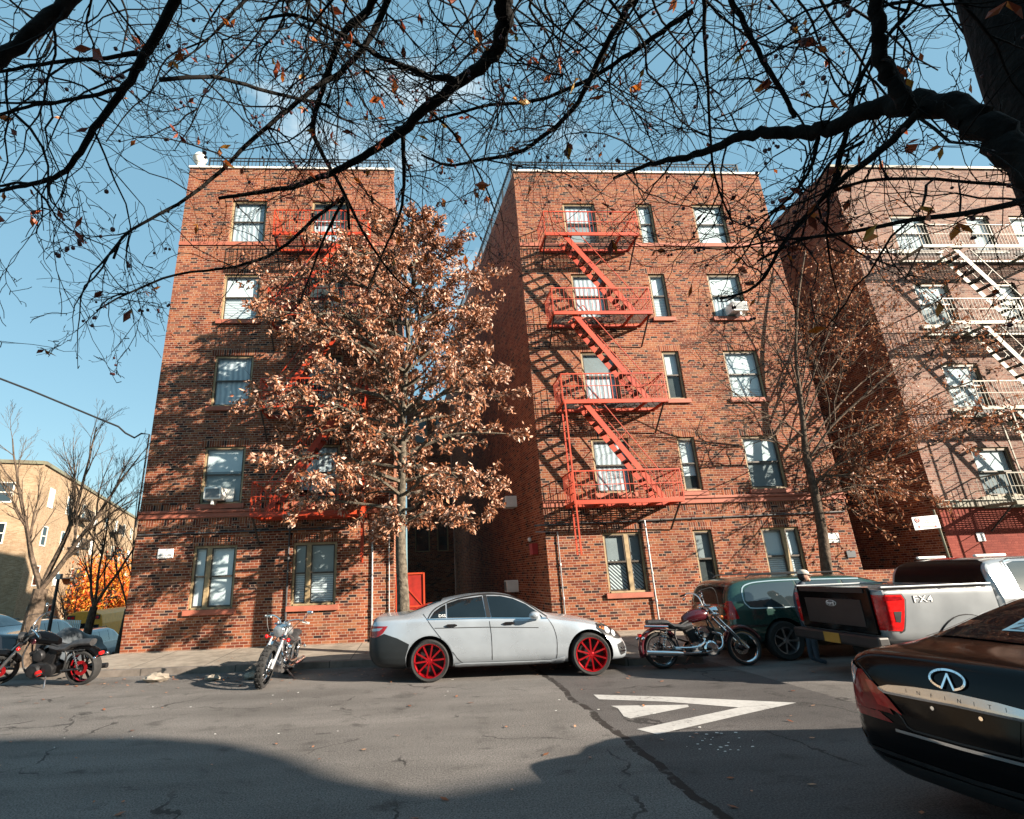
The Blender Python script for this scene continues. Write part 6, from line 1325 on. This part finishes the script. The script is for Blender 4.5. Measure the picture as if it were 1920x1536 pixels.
orange_tree('bright orange autumn tree far down the side street beside the brick corner', 205, 52, 3.6, 1042, 31, n=4200)
orange_tree('yellow orange autumn tree just left of the brighter one', 178, 57, 3.2, 1066, 32, n=3000)
bare_left('pale bushy leafless tree behind the school bus', -25.5, 42, 6.0, .2, 25, [(-.5, .1, .6), (.1, .1, .6), (.6, .1, .6)])
# leaning lamp column, fence
lp = thing('street_lamp', 'thin dark lamp column leaning beside the large bare tree', 'street lamp', (-10.6, 16.5, slope(16.5)))
m_ = MB(); a, b = at(95, 1165, 16.5), at(110, 1083, 16.5); m_.tube([a + (a - b) * .6, b], [.05, .04], 8); m_.build('post', 'black_iron', lp, smooth=True); m_ = MB(); m_.box(b.x - .06, b.x + .08, b.y - .06, b.y + .06, b.z - .05, b.z + .1); m_.build('lamp_head', 'galvanised', lp, bevel=.01)
m_ = MB(); a, b = at(62, 1166, 24), at(150, 1168, 24)
for i in range(26):
    q = a.lerp(b, i / 25); m_.bar(q - Vector((0, 0, 1.0)), q + Vector((0, 0, .1)), .05, .03)
for z in (-.05, -.6): m_.bar(a + Vector((0, 0, z)), b + Vector((0, 0, z)), .05, .05)
tag(m_.build('picket_fence', 'ac_white'), 'white picket fence behind the parked cars up the side street', 'fence')
m_ = MB(); m_.prism([(-42, 31.5, -4), (-42, 33, -4), (-42, 33, .6), (-42, 31.5, .5)], (18.5, -.6, 0)); tag(m_.build('hedge_wall', 'dark_plaque', bevel=.1), 'low dark wall at the foot of the tan apartment block', 'wall')
cv = thing('covered_motorcycle', 'motorcycle under a grey cover at the end of the corner pavement', 'motorcycle', (-9.0, 15.2, slope(15.2) + .1))
m_ = MB(); B = Vector((-9.0, 15.2, slope(15.2) + .12)); K = 14; rows = []
for i in range(11):
    s = i / 10; x = -.95 + 1.9 * s; h = .52 + .36 * math.sin(PI * s) + .12 * math.sin(7 * s); wd = .30 + .1 * math.sin(PI * s)
    rows += [B + Vector((wd * math.cos(a) * (1.15 if a < .4 or a > 2.7 else .8), x, max(0, h * max(0, math.sin(a)) ** .6))) for a in [PI * j / (K - 1) for j in range(K)]]
m_.add(rows, [(i * K + j, i * K + j + 1, (i + 1) * K + j + 1, (i + 1) * K + j) for i in range(10) for j in range(K - 1)]); m_.build('cover', 'dark_plaque', cv, smooth=True)
m_ = MB(); m_.disc(B + Vector((0, -.8, .1)), (1, 0, 0), .28, .14, 20); m_.disc(B + Vector((0, .8, .1)), (1, 0, 0), .28, .14, 20); m_.build('wheel', 'tyre_rubber', cv)
# ------------------------------------------------------------------ unseen houses added behind the viewer, rooflines shaped to shade the near road
def shade_house(label, x0, x1, h, y=-8, curve=0.):
    t = thing('shade_casting_house', label, 'house', ((x0 + x1) / 2, y, 0), group='unseen houses added to shade the road')
    n = 14; poly = [(x0, y, -.2), (x1, y, -.2)]
    if curve:
        poly += [(x1, y, 9.95), (x1 + .1, y, 10.3), (x1 + .7, y, 10.75), (x1 + 1.1, y, 11.3), (x1 + .8, y, 11.7), (x1 - .6, y, 11.9)]  # roof outline traced back from the edge of the road shadow
    else: poly += [(x1, y, h + .7), (x0 + 4, y, h + .6)]
    poly.append((x0, y, h)); MB().prism(poly, (0, -10, 0)).build('wall', 'pink_brick', t, uv=True)
    k = int((x1 - x0) / 3.2)
    for i in range(k):
        for z in [q for q in (1.2, 4.2, 7.2) if q < h - 3]:
            x = x0 + (x1 - x0) * (i + .5) / k; w_ = MB(); w_.box(x - .6, x + .6, y, y + .05, z, z + 1.6); f = w_.build('window', 'pale_casing', t); w_ = MB()
            w_.box(x - .52, x + .52, y + .05, y + .06, z + .08, z + .76); w_.box(x - .52, x + .52, y + .05, y + .06, z + .84, z + 1.52); w_.build('pane', 'sky_glass', f)
shade_house('taller unseen house added behind the viewer, roofline curved to shape the road shadow', -4, 23.5, 11.95, curve=2.2)
shade_house('lower unseen house added behind the viewer to shade the road', 23.5, 60, 9.95)
# ------------------------------------------------------------------ fallen leaves and scraps
lt = MB(); R = random.Random(9)
for i in range(420):
    if R.random() < .55: x = R.uniform(-7, 5); y = 10.9 - .05 * x + R.gauss(0, .35)
    else: x, y = R.uniform(-7, 8), R.uniform(4, 13.8)
    z = .14 if y > 11.8 else .006
    a = R.uniform(0, 6.28); s = R.uniform(.02, .05); d = Vector((math.cos(a), math.sin(a), R.uniform(-.05, .25))) * s; e = Vector((-math.sin(a), math.cos(a), R.uniform(-.1, .2))) * s * .5; p = Vector((x, y, z + .008))
    lt.add([p - d, p + e, p + d, p - e], [(0, 1, 2, 3)])
tag(lt.build('leaf_litter', 'sparse_leaf'), kind='stuff')
sc = MB()
for i in range(46):
    x, y = R.gauss(2.95, .22), R.gauss(5.95, .25)
    if i > 26: x, y = R.uniform(-5, 4), R.uniform(7, 10)
    s = R.uniform(.006, .022); k = 7; sc.add([(x + math.cos(6.28 * j / k) * s * R.uniform(.6, 1.3), y + math.sin(6.28 * j / k) * s * R.uniform(.5, 1.1), .004 + .002 * (j % 2)) for j in range(k)], [tuple(range(k))])
tag(sc.build('paper_litter', 'ac_white'), kind='stuff')
gb = MB()
for x, y, s in ((-5.0, 11.15, .16), (-3.9, 11.0, .10), (-3.15, 10.95, .13)):
    gb.ball((x, y, s * .45), s, 9, 6, (1.5, .8, .5))
gb.v = [(x + R.uniform(-.02, .02), y + R.uniform(-.02, .02), max(.003, z + R.uniform(-.02, .02))) for x, y, z in gb.v]; tag(gb.build('crumpled_litter', 'paving'), kind='stuff')
